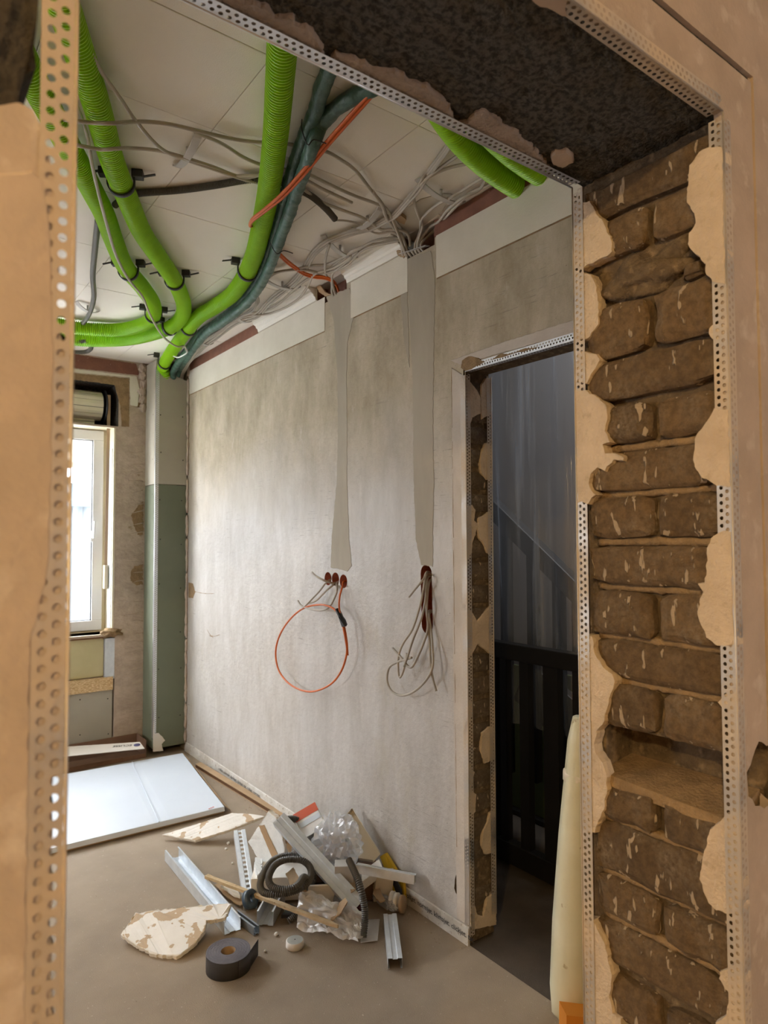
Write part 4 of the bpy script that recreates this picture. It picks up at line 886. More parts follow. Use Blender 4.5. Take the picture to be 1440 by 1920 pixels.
tag(MB().tube(smooth([P(325,668,z=ZC-.10),P(335,670,z=ZC-.11),P(350,662,z=ZC-.10),P(352,655,z=ZC-.07)], .01), .004, 7).build('cable_tie', M['pvc']), 'white tie round the pipes above the boxing', 'cable tie')
# chase mouths: bent plaster and conduit stub
pm = P(775,462,x=Xr); MB().tube(smooth([(Xr-.02,pm.y-.01,2.60),(Xr+.01,pm.y,2.595),(Xr+.03,pm.y+.005,2.55)], .003), .018, 12, rad=[.018 if i % 2 else .0155 for i in range(len(smooth([(Xr-.02,pm.y-.01,2.60),(Xr+.01,pm.y,2.595),(Xr+.03,pm.y+.005,2.55)], .003)))]).build('conduit_stub', M['conduit'], wall_right)
a, b = P(756,478,x=Xr), P(806,462,x=Xr); mb = MB().obox(((a+b)/2-V((.012,0,0))), (b-a)/2, (.012,0,.002), (0,0,.001)); mb.build('bead_scrap', M['bead_white'], wall_right)
for px in ([(590,528),(604,536),(612,548),(622,552),(612,556),(600,548)], [(742,462),(752,470),(766,474),(758,484),(748,480)]):
    patch('torn_edge', PL(px, x=Xr-.004), (-1,0,0), .008, M['card'], wall_right, .003, .008)
patch('torn_ceiling', [V((p.x,p.y,ZC)) for p in PL([(745,415),(752,395),(790,372),(830,362),(848,364),(830,395),(790,425),(760,440)], z=ZC)], (0,0,-1), .003, M['joint'], ceil, .006, .02)
q = PL([(738,402),(752,397),(762,405),(758,414),(748,410)], z=ZC-.004); MB().prism(q, (0,0,-.015)).build('torn_board_piece', M['card'], ceil)
# ------------------------------------------------------------------ cables at the sockets on the wall
def wcable(label, pts, r=.0048, m='cable', grp='cable tails at the wall sockets', name='power_cable', cat='cable', start=None):
    q = [P(p[0], p[1], x=Xr-(p[2] if len(p) > 2 else .04)) for p in pts]
    if start is not None: q = [V((Xr+.05,start.y,start.z))]+q
    return tag(MB().tube(smooth(q, .008), r, 8).build(name, M[m]), label, cat, grp)
wcable('cut grey cable tail pointing up from the triple socket holes', [(629,1093,-.01),(618,1092,.02),(605,1087,.05),(591,1079,.06),(585,1073,.06)], start=HB[1])
wcable('straight grey cable tail slanting from the first socket hole', [(618,1088,-.01),(610,1094,.02),(599,1108,.04),(577,1131,.06),(566,1142,.06)], start=HB[0])
wcable('short grey cable tail slanting from the middle socket hole', [(629,1094,-.01),(622,1099,.02),(611,1108,.04),(594,1125,.05),(580,1131,.05)], start=HB[1])
wcable('grey cable tail curling round from the middle socket hole', [(632,1094,-.01),(632,1104,.02),(630,1114,.03),(619,1136,.05),(605,1144,.06),(586,1143,.06),(566,1136,.06),(558,1126,.06)], start=HB[1])
wcable('orange conduit coiled in one big loop below the socket holes', [(645,1090,-.01),(642,1100,.02),(637,1118,.04),(636,1140,.05),(641,1165,.055),(648,1200,.055),(650,1225,.05),(640,1258,.05),(620,1283,.05),(590,1296,.05),(565,1294,.05),(540,1280,.05),(522,1255,.05),(517,1222,.05),(525,1190,.055),(545,1160,.06),(570,1140,.06),(597,1134,.06),(617,1137,.06),(633,1148,.055),(643,1166,.05),(650,1200,.045),(652,1229,.045)], .0045, 'orange', None, 'conduit_loop', 'conduit', HB[2])
a, b = P(632,1142,x=Xr-.055), P(648,1172,x=Xr-.05); c = (a+b)/2
tp = thing('tape_wrap', 'black tape holding the orange loop together', 'tape', c)
MB().tube([a,a.lerp(b,.3),a.lerp(b,.5),a.lerp(b,.7),b], .01, 6, rad=[.012,.013,.011,.014,.010], smooth=False, flat=.6).build('wrap', M['black'], tp)
MB().prism([a.lerp(b,.45),b+V((0,-.012,-.004)),b+V((0,.010,-.008))], (-.014,0,0)).build('loose_end', M['black'], tp)
S0 = P(799,1085,x=Xr); S1 = P(801,1150,x=Xr)
wcable('stiff grey cable tail sticking out of the slot sideways', [(802,1072,-.01),(794,1086,.05),(777,1106,.07),(767,1119,.07)], start=S0)
wcable('grey cable from the slot hairpinned with a narrow loop', [(800,1078,.0),(794,1105,.03),(788,1133,.04),(774,1178,.05),(756,1206,.06),(747,1231,.06),(747,1262,.06),(750,1270,.06),(757,1255,.06),(763,1225,.06)], start=S0)
wcable('grey cable hanging from the slot to a cut end', [(802,1083,.0),(797,1130,.04),(788,1165,.05),(774,1200,.06),(764,1232,.065),(757,1250,.065)], start=S0)
wcable('grey cable from the slot bending back up to a stripped end', [(805,1092,.0),(800,1139,.02),(802,1178,.03),(794,1206,.05),(777,1244,.06),(767,1251,.06),(755,1236,.06),(736,1215,.06)], start=S0)
wcable('grey cable making the large loop below the slot', [(805,1150,.0),(808,1180,.02),(811,1217,.04),(811,1250,.05),(799,1275,.05),(777,1296,.05),(755,1304,.05),(736,1297,.055),(726,1278,.055),(729,1253,.055),(744,1242,.06),(772,1233,.06)], start=S1)
wcable('grey cable hanging straight down from the slot', [(803,1148,.0),(805,1194,.03),(808,1250,.04),(812,1275,.04),(818,1296,.04)], start=S1)
# ------------------------------------------------------------------ helpers for loose things
def PD(px, py, d):
    D = _fw + _R*((px-720)/F_PX) - _U*((py-960)/F_PX); return CAM + D*d
def PPL(px, py, p0, n):
    D = _fw + _R*((px-720)/F_PX) - _U*((py-960)/F_PX); return CAM + D*((V(p0)-CAM).dot(n)/D.dot(n))
def plane3(a, b, c): n = (V(b)-V(a)).cross(V(c)-V(a)).normalized(); return V(a), (n if n.z > 0 else -n)
def solid(o, t, off=0): md = o.modifiers.new('solid', 'SOLIDIFY'); md.thickness = t; md.offset = off; return o
def text_part(body, size, loc, xdir, ydir, m, parent, name='print'):
    cu = bpy.data.curves.new(name, 'FONT'); cu.body = body; cu.size = size; cu.extrude = .0002
    to = bpy.data.objects.new(name+'_tmp', cu); link(to); bpy.context.view_layer.update()
    me = bpy.data.meshes.new_from_object(to.evaluated_get(bpy.context.evaluated_depsgraph_get())); bpy.data.objects.remove(to, do_unlink=True)
    X = V(xdir).normalized(); Y = V(ydir).normalized(); Z = X.cross(Y)
    org = WLOC.get(parent.name, V((0,0,0)))
    for v in me.vertices: v.co = V(loc)+X*v.co.x+Y*v.co.y+Z*v.co.z-org
    me.materials.clear(); me.materials.append(m); o = bpy.data.objects.new(name, me); link(o); o.parent = parent; return o
def chan(name, label, A, B, up, w_, h_, lip=.006, slots=0, m='galv', cat='metal stud', grp='offcuts of metal stud'):
    A, B = V(A), V(B); ax = (B-A).normalized(); up = V(up); up = (up-ax*up.dot(ax)).normalized(); sd = ax.cross(up); L = (B-A).length
    prof = [(-w_/2+lip,h_),(-w_/2,h_),(-w_/2,0),(-w_/5,0),(-w_/7,.003),(w_/7,.003),(w_/5,0),(w_/2,0),(w_/2,h_),(w_/2-lip,h_)]
    mb = MB(); n = len(prof)
    if not slots:
        vs = [A+sd*a+up*b for a, b in prof]+[B+sd*a+up*b for a, b in prof]; mb.add(vs, [(i,i+1,n+i+1,n+i) for i in range(n-1)])
    else:
        for i in range(n-1):
            a, b = prof[i], prof[i+1]
            if i == 4:
                for k in range(slots):
                    for (u0,u1) in ((k/slots,(k+.45)/slots),):
                        mb.add([A+ax*L*u0+sd*a[0]+up*a[1],A+ax*L*u0+sd*b[0]+up*b[1],A+ax*L*u1+sd*b[0]+up*b[1],A+ax*L*u1+sd*a[0]+up*a[1]], [(0,1,2,3)])
            else: mb.add([A+sd*a[0]+up*a[1],A+sd*b[0]+up*b[1],B+sd*b[0]+up*b[1],B+sd*a[0]+up*a[1]], [(0,1,2,3)])
    o = mb.build(name, M[m]); solid(o, .0011); return tag(o, label, cat, grp)
def slab(name, label, pts, nrm, t, m, cat, grp=None, amp=0, edge=None):
    """board with polygon face pts; face part on a core"""
    nrm = V(nrm).normalized(); q = ragged(pts, .008, amp) if amp else [V(p) for p in pts]
    return tag(MB().prism(q, -nrm*t).build(name, m), label, cat, grp)
# ------------------------------------------------------------------ edge insulation strip along the wall foot
zt = P(883,1740,x=Xr).z
mb = MB(); prof = [(0,0),(-.010,0),(-.009,zt*.5),(-.007,zt-.004),(-.003,zt),(0,zt-.003)]
mb.prism([(Xr+a,Yj+.004,b) for a, b in prof], (0,4.53-Yj,0)); 
bs = struct(mb.build('baseboard_right', mat('edge_strip_foam', (.60,.59,.56), (.45,.42,.37), 9, .7, bump=.3, bscale=60, c3=(.25,.2,.15), scale3=60, t3=(.60,.72)), origin=(0,0,0)), 'printed foam edge strip along the foot of the wall')
text_part('rolljet. normjet. klimajet. clickjet. tac', .026, (Xr-.0125, P(764,1668,x=Xr).y, zt*.46), (0,-1,0), (0,0,1), M['print_black'], bs)
text_part('rolljet. normjet. klimajet. clickjet. tac. rolljet. normjet', .026, (Xr-.0125, 3.95, zt*.46), (0,-1,0), (0,0,1), M['print_black'], bs)
# ------------------------------------------------------------------ white carton lying flat
zb = .036
c1, c2 = P(342,1412,z=.055), P(420,1512,z=zb); c0 = V((.35,c2.y+.03,zb)); c3 = V((.48,c1.y+.06,.055))
t = thing('flat_carton', 'big white carton lying flat on the floor by the window', 'carton', ((c0.x+c1.x)/2,(c0.y+c1.y)/2,0))
nx, ny = 28, 20; vs = []; fs = []
for j in range(ny+1):
    for i in range(nx+1):
        u, v_ = i/nx, j/ny; p = (c0.lerp(c2,u)).lerp(c3.lerp(c1,u), v_); p = p+V((0,0,.005*noise.noise(V((u*3,v_*3,2)))-.002*(1 if i in (9,20) else 0)))
        vs.append(p)
for j in range(ny):
    for i in range(nx): a = j*(nx+1)+i; fs.append((a,a+1,a+nx+2,a+nx+1))
MB().add(vs, fs, False).build('top_panel', M['white_card'], t)
MB().prism([q_-V((0,0,.009)) for q_ in (c0,c2,c1,c3)], (0,0,-.022)).build('body', M['card'], t)
e0, e1 = c0, c2
MB().prism([c0+V((0,-.003,0)),c2+V((0,-.003,0)),c2+V((.0,-.012,-.020)),c0+V((0,-.012,-.020))], (0,.002,.001)).build('front_edge', M['white_card'], t)
MB().prism([c2+V((.004,-.004,.001)),c1+V((.006,0,.0)),c1+V((.02,0,-.04)),c2+V((.035,0,-.028))], (.002,0,0)).build('side_flap', M['card'], t)
for u in (.32,.70):
    a, b = c0.lerp(c2,u), c3.lerp(c1,u+.02); MB().obox((a+b)/2+V((0,0,.0015)), (b-a)/2, (.003,0,0), (0,0,.0012)).build('fold_crease', M['white_card'], t)
q = c2+V((-.045,.012,.0015)); 
for k_ in range(3): MB().obox(q+V((.012*k_-.03,.004*k_,.001)), (.004,.001,0), (-.001,.003,0), (0,0,.0004)).build('red_mark', M['print_red'], t)
# open carton behind it
t = thing('open_carton', 'open brown carton against the window wall with a printed white flap', 'carton', (.98,4.55,0))
X0, X1, Y0, Y1, hh = .48, 1.43, 4.545, Yw-.012, .115
mb = MB(); mb.box((X0,Y0,.002),(X1,Y1,.006)); mb.box((X0,Y1-.004,.006),(X1,Y1,hh)); mb.box((X0,Y0,.006),(X0+.004,Y1-.004,hh)); mb.box((X1-.004,Y0,.006),(X1,Y1-.004,hh)); mb.box((X0+.004,Y0,.006),(X1-.004,Y0+.004,.03))
mb.build('tray', M['card_dark'], t)
fa, fb, fc, fd = P(262,1391,z=hh+.03), P(271,1403,z=hh+.015), P(60,1424,z=hh+.015), P(60,1404,z=hh+.03)
nrm = (fb-fa).cross(fd-fa).normalized(); nrm = nrm if nrm.z > 0 else -nrm
fl = MB().prism([fa,fb,fc,fd], -nrm*.004).build('flap', mat('flap_card', (.62,.58,.52), rough=.7), t)
xd = (fd-fa).normalized(); yd = nrm.cross(xd); ptxt = P(247,1401,z=hh+.027)
text_part('ECLISSE', .034, PPL(248,1396,fa,nrm)+nrm*.0012, xd, yd, M['print_black'], t)
q = PPL(257,1397,fa,nrm)+nrm*.001; MB().lathe(q, [(0,0),(.02,0),(.02,.0008),(0,.0008)], nrm, 20).build('print_mark', mat('blue_print', (.06,.06,.16), rough=.6), t)
# cardboard strip by the wall
a, b = P(366,1440,z=0), P(548,1552,z=0); d = (b-a).normalized(); s = V((d.y,-d.x,0)); s = s if s.x > 0 else -s
t = thing('cardboard_strip', 'long brown corrugated cardboard strip along the wall foot', 'cardboard', (a+b)/2)
MB().prism([a+V((0,0,.022)),b+V((0,0,.022)),b+s*.04+V((0,0,.024)),a+s*.04+V((0,0,.024))], (0,0,.003)).build('top_liner', M['card'], t)
MB().prism([a+V((0,0,.0)),b+V((0,0,.0)),b+s*.04,a+s*.04], (0,0,.003)).build('bottom_liner', M['card'], t)
n = 220; vs = []; fs = []
for i in range(n+1):
    p = a.lerp(b, i/n)+s*(.002+.004*(i % 2)); vs += [p+V((0,0,.003)), p+V((0,0,.022))]
MB().add(vs, [(2*i,2*i+2,2*i+3,2*i+1) for i in range(n)]).build('fluting', M['card_dark'], t)
# ------------------------------------------------------------------ debris heap
def gyp(name, label, px, p0, n, t_, amp=.004, paper='gyps_paper'):
    q = [PPL(a, b, p0, n) for a, b in px]; c = sum(q, V((0,0,0)))/len(q)
    th = thing(name, label, 'board piece', (c.x,c.y,0), 'broken plasterboard pieces')
    r_ = ragged(q, .007, amp, 3.0); MB().prism([p-n*.0012 for p in r_], -n*t_).build('core', M['gyps'], th)
    ins = [p.lerp(c,.02) for p in r_]; MB().prism(ins, -n*.0011).build('paper_face', M[paper], th); return th, c
p0, n = plane3(P(304,1565,z=.025), P(366,1577,z=.02), P(497,1530,z=.105))
gyp('plasterboard_piece', 'four sided plasterboard piece resting on the slotted metal stud', [(304,1565),(366,1576),(430,1556),(497,1530),(470,1526),(435,1524)], p0, n, .012, .002)
p0, n = plane3(P(435,1693,z=.078), P(254,1712,z=.055), P(310,1790,z=.014))
gyp('plasterboard_piece', 'large ragged plasterboard piece with torn paper in front', [(227,1750),(254,1712),(330,1702),(407,1695),(435,1693),(422,1721),(387,1727),(384,1745),(372,1760),(362,1772),(335,1792),(307,1792),(282,1787),(255,1772),(247,1767)], p0, n, .0125, .005)
p0, n = plane3(P(503,1521,z=.28), P(465,1579,z=.12), P(531,1615,z=.11))
th, c = gyp('foam_plate', 'white textured foam plate leaning in the heap', [(503,1521),(465,1579),(483,1610),(479,1622),(490,1642),(512,1632),(531,1612),(534,1590),(521,1537)], p0, n, .02, .003, 'foam')
q = [PPL(a,b,p0,n)+n*.002 for a, b in ((486,1548),(496,1546),(505,1568),(524,1606),(512,1610))]; patch('torn_paper', q, n, .001, M['card'], th, .002, .008, .0005)
chan('metal_stud', 'slotted metal stud lying toward the foam plate', P(449,1556,z=.10), P(470,1692,z=.035), (0,0,-1), .05, .03, slots=16)
chan('metal_stud', 'longest bright stud slanting across the heap', P(522,1533,z=.29), P(672,1697,z=.075), (.5,.25,-.8), .058, .04)
chan('metal_stud', 'open metal stud lying flat left of the heap', P(322,1610,z=.003), P(436,1748,z=.003), (0,0,1), .062, .045)
chan('metal_stud', 'short stud pointing at the wall from the heap', P(669,1619,z=.17), P(779,1640,x=1.655), (.2,-.5,-.6), .035, .03)
chan('metal_stud', 'small upturned stud offcut at the front of the heap', P(731,1713,z=.035), P(741,1797,z=.034), (0,0,-1), .048, .032)
chan('metal_stud', 'stubby stud offcut facing forward under the tan strip', P(520,1690,z=.004), P(497,1735,z=.004), (0,0,1), .062, .05)
chan('metal_stud', 'dark short stud end beside the tape roll', P(441,1722,z=.003), P(481,1752,z=.003), (0,0,1), .022, .028, m='galv_dark')
# tan gypsum strip
a, b = P(387,1643,z=.055), P(634,1737,z=.060); d = (b-a); n_ = 40
up = V((0,0,1)); sd = d.cross(up).normalized(); vs = []; fs = []
for i in range(n_+1):
    p = a.lerp(b,i/n_); w_ = .008+.003*noise.noise(p*30)-(.006 if i > 36 else 0)*(i-36)/4; h_ = .006
    vs += [p-sd*w_-up*h_, p+sd*w_-up*h_, p+sd*(w_+.001)+up*h_, p-sd*w_+up*h_]
for i in range(n_):
    for k in range(4): fs.append((i*4+k,i*4+(k+1) % 4,(i+1)*4+(k+1) % 4,(i+1)*4+k))
fs += [(3,2,1,0),(n_*4,n_*4+1,n_*4+2,n_*4+3)]
tag(MB().add(vs, fs).build('gypsum_strip', mat('tan_strip', (.62,.48,.30), (.50,.37,.21), 40, .9, bump=.5, c3=(.30,.18,.08), scale3=60, t3=(.66,.74))), 'thin tan strip lying across the front of the heap', 'strip')
# corrugated conduit coil and pieces
def conduit(label, pts, r=.0135, m='conduit'):
    base = smooth(smooth([P(a,b,z=c) for a,b,c in pts], .03), .0035); rad = [r if i % 2 else r*.76 for i in range(len(base))]
    return tag(MB().tube(base, r, 12, rad=rad, smooth=False).build('flexible_conduit', M[m]), label, 'conduit', 'conduit scraps on the floor')
conduit('coiled dark grey corrugated conduit on top of the heap', [(572,1695,.04),(582,1668,.09),(587,1640,.13),(574,1614,.15),(545,1604,.16),(514,1612,.16),(494,1638,.15),(488,1664,.13),(503,1676,.13),(540,1674,.13),(572,1660,.14),(584,1636,.155),(572,1616,.175),(546,1611,.185),(520,1618,.185),(505,1640,.175),(507,1660,.16),(528,1668,.155),(556,1662,.16),(571,1642,.165),(572,1660,.13),(566,1690,.06)])
conduit('bent grey conduit piece hanging off the front of the heap', [(654,1612,.20),(668,1642,.18),(677,1668,.15),(684,1704,.09),(684,1730,.05),(681,1756,.018)])
conduit('short grey conduit stub under the tan strip', [(565,1705,.05),(552,1718,.03),(537,1730,.018)], .012)
conduit('dark conduit behind the red and white box', [(532,1538,.24),(550,1535,.23),(575,1545,.20)], .014)
# red and white box
def cbox(label):
    O = P(590,1504,x=1.55); dep = (O-CAM).dot(_fw); a = PD(549,1528,dep-.03)-O; b = PD(612,1517,dep+.05)-O; b -= a*(a.dot(b)/a.dot(a)); c = a.cross(b).normalized(); c = c if c.z < 0 else -c; c *= .135
    t = thing('paper_box', label, 'box', (O.x,O.y,.12))
    f8 = lambda i,j,k: O+a*i+b*j+c*k
    w_ = .003
    for nm, cor, ext in (('front_panel',[(0,0,0),(1,0,0),(1,0,1),(0,0,1)],b*.03),('back_panel',[(0,1,0),(1,1,0),(1,1,1),(0,1,1)],-b*.03),('side_panel',[(0,0,0),(0,1,0),(0,1,1),(0,0,1)],a*.03),('side_panel',[(1,0,0),(1,1,0),(1,1,1),(1,0,1)],-a*.03),('top_panel',[(0,0,0),(1,0,0),(1,1,0),(0,1,0)],c*.03)):
        MB().prism([f8(*k) for k in cor], ext).build(nm, M['box_white'], t)
    e = -b*.012
    MB().prism([f8(0,0,0)+e,f8(1,0,0)+e,f8(1,0,.33)+e,f8(0,0,.33)+e], b*.008).build('red_print', M['orange_red'], t)
    MB().prism([f8(.04,0,.42)+e,f8(.94,0,.42)+e,f8(.9,0,.62)+e*1.6,f8(.06,0,.62)+e*1.6], b*.006).build('tear_flap', M['white_card'], t)
    e = -a*.012
    MB().prism([f8(0,.06,.60)+e,f8(0,1,.60)+e,f8(0,1,.80)+e,f8(0,.06,.80)+e], a*.008).build('yellow_print', M['print_yellow'], t)
    MB().prism([f8(0,0,0)+e,f8(0,1,0)+e,f8(0,1,.05)+e,f8(0,0,.05)+e], a*.008).build('red_print', M['orange_red'], t)
    for k in range(3): MB().prism([f8(0,.25,.16+.1*k)+e,f8(0,.85-.1*k,.16+.1*k)+e,f8(0,.85-.1*k,.19+.1*k)+e,f8(0,.25,.19+.1*k)+e], a*.006).build('text_line', M['print_black'], t)
cbox('torn white box with a red print band on the heap')
# cream plastic cover leaning on the wall
p0, n = plane3(P(661,1519,x=1.655), P(713,1601,x=1.66), P(674,1612,z=.13))
q = [PPL(a,b,p0,n) for a,b in ((661,1519),(643,1540),(674,1612),(700,1616),(713,1601))]
t = thing('plastic_cover', 'cream plastic cover plate leaning on the wall', 'cover', (q[2].x,q[2].y,0))
MB().prism(q, -n*.003).build('plate', M['cream_plastic'], t, bevel=.001)
for i, j in ((0,1),(0,4),(2,3)): 
    a, b = q[i], q[j]; MB().prism([a,b,b+n*.02,a+n*.02], (q[2]-q[0]).normalized()*.002).build('rim', M['cream_plastic'], t)
h = PPL(672,1589,p0,n); MB().lathe(h+n*.0006, [(0,0),(.005,0),(.005,.0004)], n, 10).build('screw_hole', M['screw'], t)
# yellow and black box strip against the wall
q = [P(712,1606,x=1.668),P(722,1600,x=1.672),P(756,1655,x=1.672),P(759,1702,x=1.672),P(748,1700,x=1.655),P(735,1665,x=1.655)]
t = thing('yellow_box', 'yellow and black printed box squashed against the wall', 'box', (1.66,2.2,0))
MB().prism(q, (.012,0,0)).build('panel', M['print_yellow'], t)
q2 = [P(726,1632,x=1.652),P(738,1640,x=1.652),P(752,1668,x=1.652),P(754,1692,x=1.652),P(742,1672,x=1.652)]
MB().prism(q2, (.004,0,0)).build('black_print', M['print_black'], t)
# clear crumpled film
def crumple(label, c, rx, ry, rz, sd, m, name='crumpled_film', cat='plastic film'):
    bm = bmesh.new(); bmesh.ops.create_icosphere(bm, subdivisions=4, radius=1); vs = []
    for v in bm.verts:
        w_ = v.co*2.2+V((sd,0,0)); k = 1.2-.6*abs(noise.noise(w_))-.4*abs(noise.noise(w_*2.1))-.14*abs(noise.noise(w_*4.5))
        vs.append(V(c)+V((v.co.x*rx,v.co.y*ry,v.co.z*rz))*k)
    mb = MB().add(vs, [[v.index for v in f.verts] for f in bm.faces]); bm.free()
    return tag(mb.build(name, m), label, cat)
crumple('crumpled clear plastic film on the heap beside the cream cover', P(632,1585,z=.18), .10, .10, .12, 3, M['film_clear'])
crumple('small ball of silver grey film under the long stud', P(565,1600,z=.10), .05, .05, .04, 8, M['film_clear'])
crumple('dark red foil scrap in front of the long stud', P(657,1703,z=.045), .045, .04, .035, 5, mat('maroon_foil', (.10,.02,.02), (.05,.01,.01), 20, .25), 'foil_scrap', 'foil')
crumple('twisted clear film strip trailing toward the small stud', P(722,1690,z=.03), .022, .07, .02, 11, M['film_clear'])
# white film sheet on the floor
k00, k10, k11, k01 = P(560,1668,z=.11), P(690,1716,z=.05), P(672,1774,z=.004), P(556,1746,z=.004)
nx, ny = 40, 26; vs = []; fs = []
for j in range(ny+1):
    for i in range(nx+1):
        u, v_ = i/nx, j/ny; p = k00.lerp(k10,u).lerp(k01.lerp(k11,u),v_)
        h_ = .030*abs(noise.noise(V((u*3.1,v_*2.6,1))))+.016*abs(noise.noise(V((u*8,v_*8,4))))+.02*math.sin(math.pi*v_)*math.sin(math.pi*u)
        p = p+V((.02*noise.noise(V((u*5,v_*5,9))), .02*noise.noise(V((u*5,v_*5,15))), h_)); p.z = max(.002, p.z); vs.append(p)
for j in range(ny):
    for i in range(nx): a = j*(nx+1)+i; fs.append((a,a+1,a+nx+2,a+nx+1))
tag(MB().add(vs, fs, False).build('plastic_bag', M['film_white']), 'milky white plastic bag spread in front of the heap', 'plastic bag')
q = PL([(676,1725),(712,1724),(708,1764),(676,1768)], z=.004); tag(MB().prism(q, (0,0,.002)).build('film_scrap', M['film_white']), 'flat translucent film scrap beside the conduit end', 'plastic film')
# tape roll
c = P(428,1782,z=.056); t = thing('tape_roll', 'roll of dark grey tape standing on the floor in front', 'tape', (c.x,c.y,0)); R0 = .073
MB().lathe((c.x,c.y,0), [(.024,.056),(R0,.056)], seg=40).build('wound_side', M['tape_side'], t)
for k in range(5):
    r_ = .032+k*.009; MB().lathe((c.x,c.y,.056), [(r_,.0),(r_+.001,.0008),(r_+.002,0)], seg=40).build('winding', M['tape_side'], t)
MB().lathe((c.x,c.y,0), [(R0,.056),(R0,.0),(.024,.0)], seg=40).build('outer_wrap', M['tape'], t)
MB().lathe((c.x,c.y,0), [(.024,.0),(.024,.056)], seg=32).build('core_tube', M['card'], t)
e = P(484,1776,z=.028); d = V((e.x-c.x,e.y-c.y,0)); al = math.atan2(d.y,d.x); 
tp = []
for k in range(10):
    a = al-1.5+k*.10; tp.append(V((c.x+math.cos(a)*(R0+.0015),c.y+math.sin(a)*(R0+.0015),0)))
tp += [tp[-1].lerp(V((e.x,e.y,0)), u) for u in (.35,.7,1)]
vs = []
for p in tp: vs += [p+V((0,0,.001)), p+V((0,0,.055))]
solid(MB().add(vs, [(2*i,2*i+2,2*i+3,2*i+1) for i in range(len(tp)-1)], True).build('loose_tail', M['tape'], t), .0012)
# small round cap
c = P(553,1775,z=0); t = thing('sealing_puck', 'small round white cap with a grey top on the floor', 'cap', c)
MB().lathe(c, [(0,0),(.030,0),(.032,.004),(.031,.022),(.028,.024)], seg=28).build('body', M['gyps'], t)
MB().lathe(c, [(.028,.024),(0,.025)], seg=28).build('top', mat('grey_cap', (.42,.44,.42), (.36,.38,.36), 30, .7), t)
MB().lathe(c+V((0,0,.0252)), [(0,.0004),(.0025,.0004),(.0025,0)], seg=8).build('hole', M['screw'], t)
# stacked discs by the wall
for k, px in enumerate(((734,1688),(742,1690),(752,1690))):
    c = P(*px, x=1.615+.006*k); tag(MB().lathe((c.x,c.y,.034), [(0,0),(.032,0),(.032,.011),(0,.011)], (.5,-.85,.12), 22).build('round_disc', [M['gyps'],M['gyps'],M['card']][k]), ['white round disc on edge, nearest the heap','white round disc on edge, middle of the stack','brown round disc on edge, nearest the wall'][k], 'disc', 'discs on edge by the wall')
# foam blocks, card and paper scraps
def block(label, c, ax, ay, az, m, name='foam_block', cat='block', grp=None): return tag(MB().obox(c, ax, ay, az).build(name, m, bevel=.002), label, cat, grp)
block('small cream foam block under the short stud', P(694,1641,z=.10), V((.045,-.02,.03)), V((.014,.03,0)), V((-.006,.003,.014)), M['gyps'])
block('taller cream foam block behind the bent conduit', P(719,1659,z=.07), V((.03,-.018,.0)), V((.006,.012,.0)), V((.008,0,.055)), M['cream_plastic'])
block('white card piece leaning behind the plastic bag', P(598,1680,z=.07), V((.05,-.03,0)), V((.002,.004,.001)), V((.004,-.012,.045)), M['gyps'], 'card_piece', 'card')
block('grey plastic clip box in the middle of the heap', P(645,1635,z=.14), V((.03,-.02,0)), V((.016,.024,0)), V((0,0,.035)), M['clip'], 'plastic_box', 'box')
block('dark grey bracket under the crumpled film', P(650,1655,z=.07), V((.05,-.03,0)), V((.02,.03,0)), V((0,0,.03)), M['galv_dark'], 'metal_bracket', 'bracket')
block('black plastic piece under the long stud', P(560,1585,z=.06), V((.08,-.06,.01)), V((.03,.04,0)), V((0,0,.03)), M['black'], 'plastic_piece', 'plastic')
block('dark brown carton buried in the heap', P(600,1610,z=.06), V((.10,-.05,.0)), V((.05,.09,0)), V((0,0,.05)), M['card_dark'], 'buried_carton', 'carton')
block('brown cardboard block beneath the cream cover', P(690,1650,z=.045), V((.06,-.03,.0)), V((.035,.07,0)), V((0,0,.04)), M['card_dark'], 'buried_carton', 'carton')
block('white card under the conduit coil', P(530,1650,z=.055), V((.10,-.06,.0)), V((.04,.06,0)), V((0,0,.045)), M['gyps'], 'card_piece', 'card')
def scrap(label, px, z, m, th=.003, amp=.004, name='cardboard_scrap', cat='cardboard'):
    q = [P(a,b,z=(z[i] if isinstance(z,(list,tuple)) else z)) for i,(a,b) in enumerate(px)]
    return tag(MB().prism(ragged(q,.01,amp) if amp else q, (0,0,th)).build(name, m), label, cat, 'scraps in the heap')
scrap('tan cardboard scrap lying beside the slotted stud', [(402,1660),(410,1657),(440,1676),(460,1694),(450,1699),(425,1684)], .012, M['card'])
scrap('torn brown cardboard strip in front of the long stud', [(616,1724),(630,1700),(648,1684),(652,1692),(640,1712),(622,1728)], [.05,.07,.10,.10,.08,.05], M['card'])
scrap('torn brown paper inside the conduit coil', [(536,1640),(550,1628),(562,1650),(575,1672),(556,1672),(545,1660)], .125, M['card'])
scrap('brown paper strip leaning beside the foam plate', [(534,1573),(540,1570),(548,1590),(545,1600),(540,1598)], [.2,.2,.17,.15,.15], M['card'])
scrap('white gypsum chunk beside the tan cardboard scrap', [(414,1664),(425,1660),(445,1675),(450,1685),(436,1680)], .025, M['gyps'], .012)
scrap('broken white foam shard beside the foam plate', [(479,1612),(492,1616),(490,1640),(482,1648),(476,1630)], .10, M['foam'], .012)
scrap('brown cardboard scrap near the stacked discs', [(700,1660),(712,1668),(722,1690),(712,1694),(700,1678)], .06, M['card'], .004)
scrap('black plastic shard in front of the stubby stud', [(527,1722),(545,1700),(556,1706),(548,1722)], .02, M['black'], .012, .002, 'plastic_shard', 'plastic')
scrap('small brown torn paper beside the bent conduit', [(655,1652),(664,1645),(668,1668),(658,1674)], .11, M['card'])
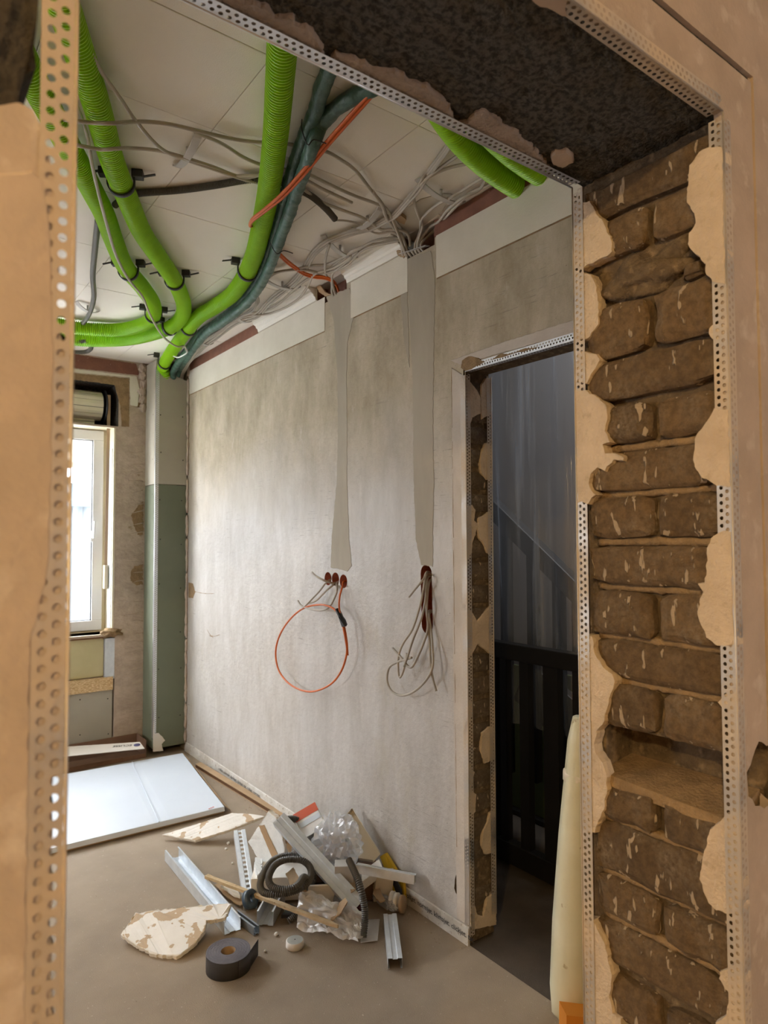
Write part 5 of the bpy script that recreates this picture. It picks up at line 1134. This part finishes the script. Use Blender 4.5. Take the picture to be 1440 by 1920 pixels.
# black tape loop by the slotted stud
c = P(469,1686,z=.05); t_ = tag(MB().lathe(c, [(.014,-.012),(.034,-.012),(.034,.012),(.014,.012),(.014,-.012)], (.45,-.75,.45), 24).build('tape_ring', mat('dark_blue_tape', (.05,.08,.11), rough=.4)), 'small dark blue tape ring at the foot of the slotted stud', 'tape')
# crumbs
for k, (px, py, r_) in enumerate(((518,1754,.008),(497,1785,.005),(424,1593,.006),(428,1583,.008),(436,1620,.005))):
    c = P(px,py,z=0); tag(lump((c.x,c.y,r_*.7), r_, r_, r_*.8, .5, 2, 2, k).build('gypsum_crumb', M['gyps']), ['white crumb between the tape roll and the round cap','tiny crumb in front of the round cap','pale crumb beside the slotted stud, nearer one','pale crumb beside the slotted stud, farther one','pale crumb on the bare floor beside the conduit coil'][k], 'crumb', 'loose crumbs on the floor')
mb = MB()
for k in range(900):
    if k < 550: y = random.uniform(Yj,4.4); x = Xr-.012-abs(random.gauss(0,.05)); r_ = random.uniform(.0008,.0035)
    else: x = random.uniform(.4,1.65); y = random.uniform(1.7,3.4); r_ = random.uniform(.0006,.0022)
    c = V((x,y,r_*.5)); a = random.random()*6; mb.add([c+V((math.cos(a)*r_,math.sin(a)*r_,-r_*.4)),c+V((math.cos(a+2.1)*r_,math.sin(a+2.1)*r_,-r_*.4)),c+V((math.cos(a+4.2)*r_,math.sin(a+4.2)*r_,-r_*.4)),c+V((0,0,r_*.8))], [(0,1,3),(1,2,3),(2,0,3)])
tag(mb.build('grit', mat('floor_grit', (.30,.20,.13), (.5,.42,.33), 90, .9)), 'brown grit and plaster dust scattered along the wall foot', 'grit', kind='stuff')
# ------------------------------------------------------------------ lamp of the near room
t = thing('pendant_bulb', 'bare warm bulb on a short cord in the near room', 'lamp', (LAMP.x, LAMP.y, LAMP.z-.06))
MB().tube([LAMP+V((0,0,.04)), (LAMP.x,LAMP.y,ZC+.02)], .003).build('cord', M['black'], t)
MB().lathe(LAMP+V((0,0,.02)), [(0,.07),(.018,.065),(.02,.0),(.0,.0)]).build('socket', M['black'], t)
l = bpy.data.lights.new('bulb_light', 'POINT'); l.energy = LAMP_W; l.color = (1,.71,.33); l.shadow_soft_size = .035
lo = bpy.data.objects.new('bulb_light', l); link(lo); lo.location = LAMP
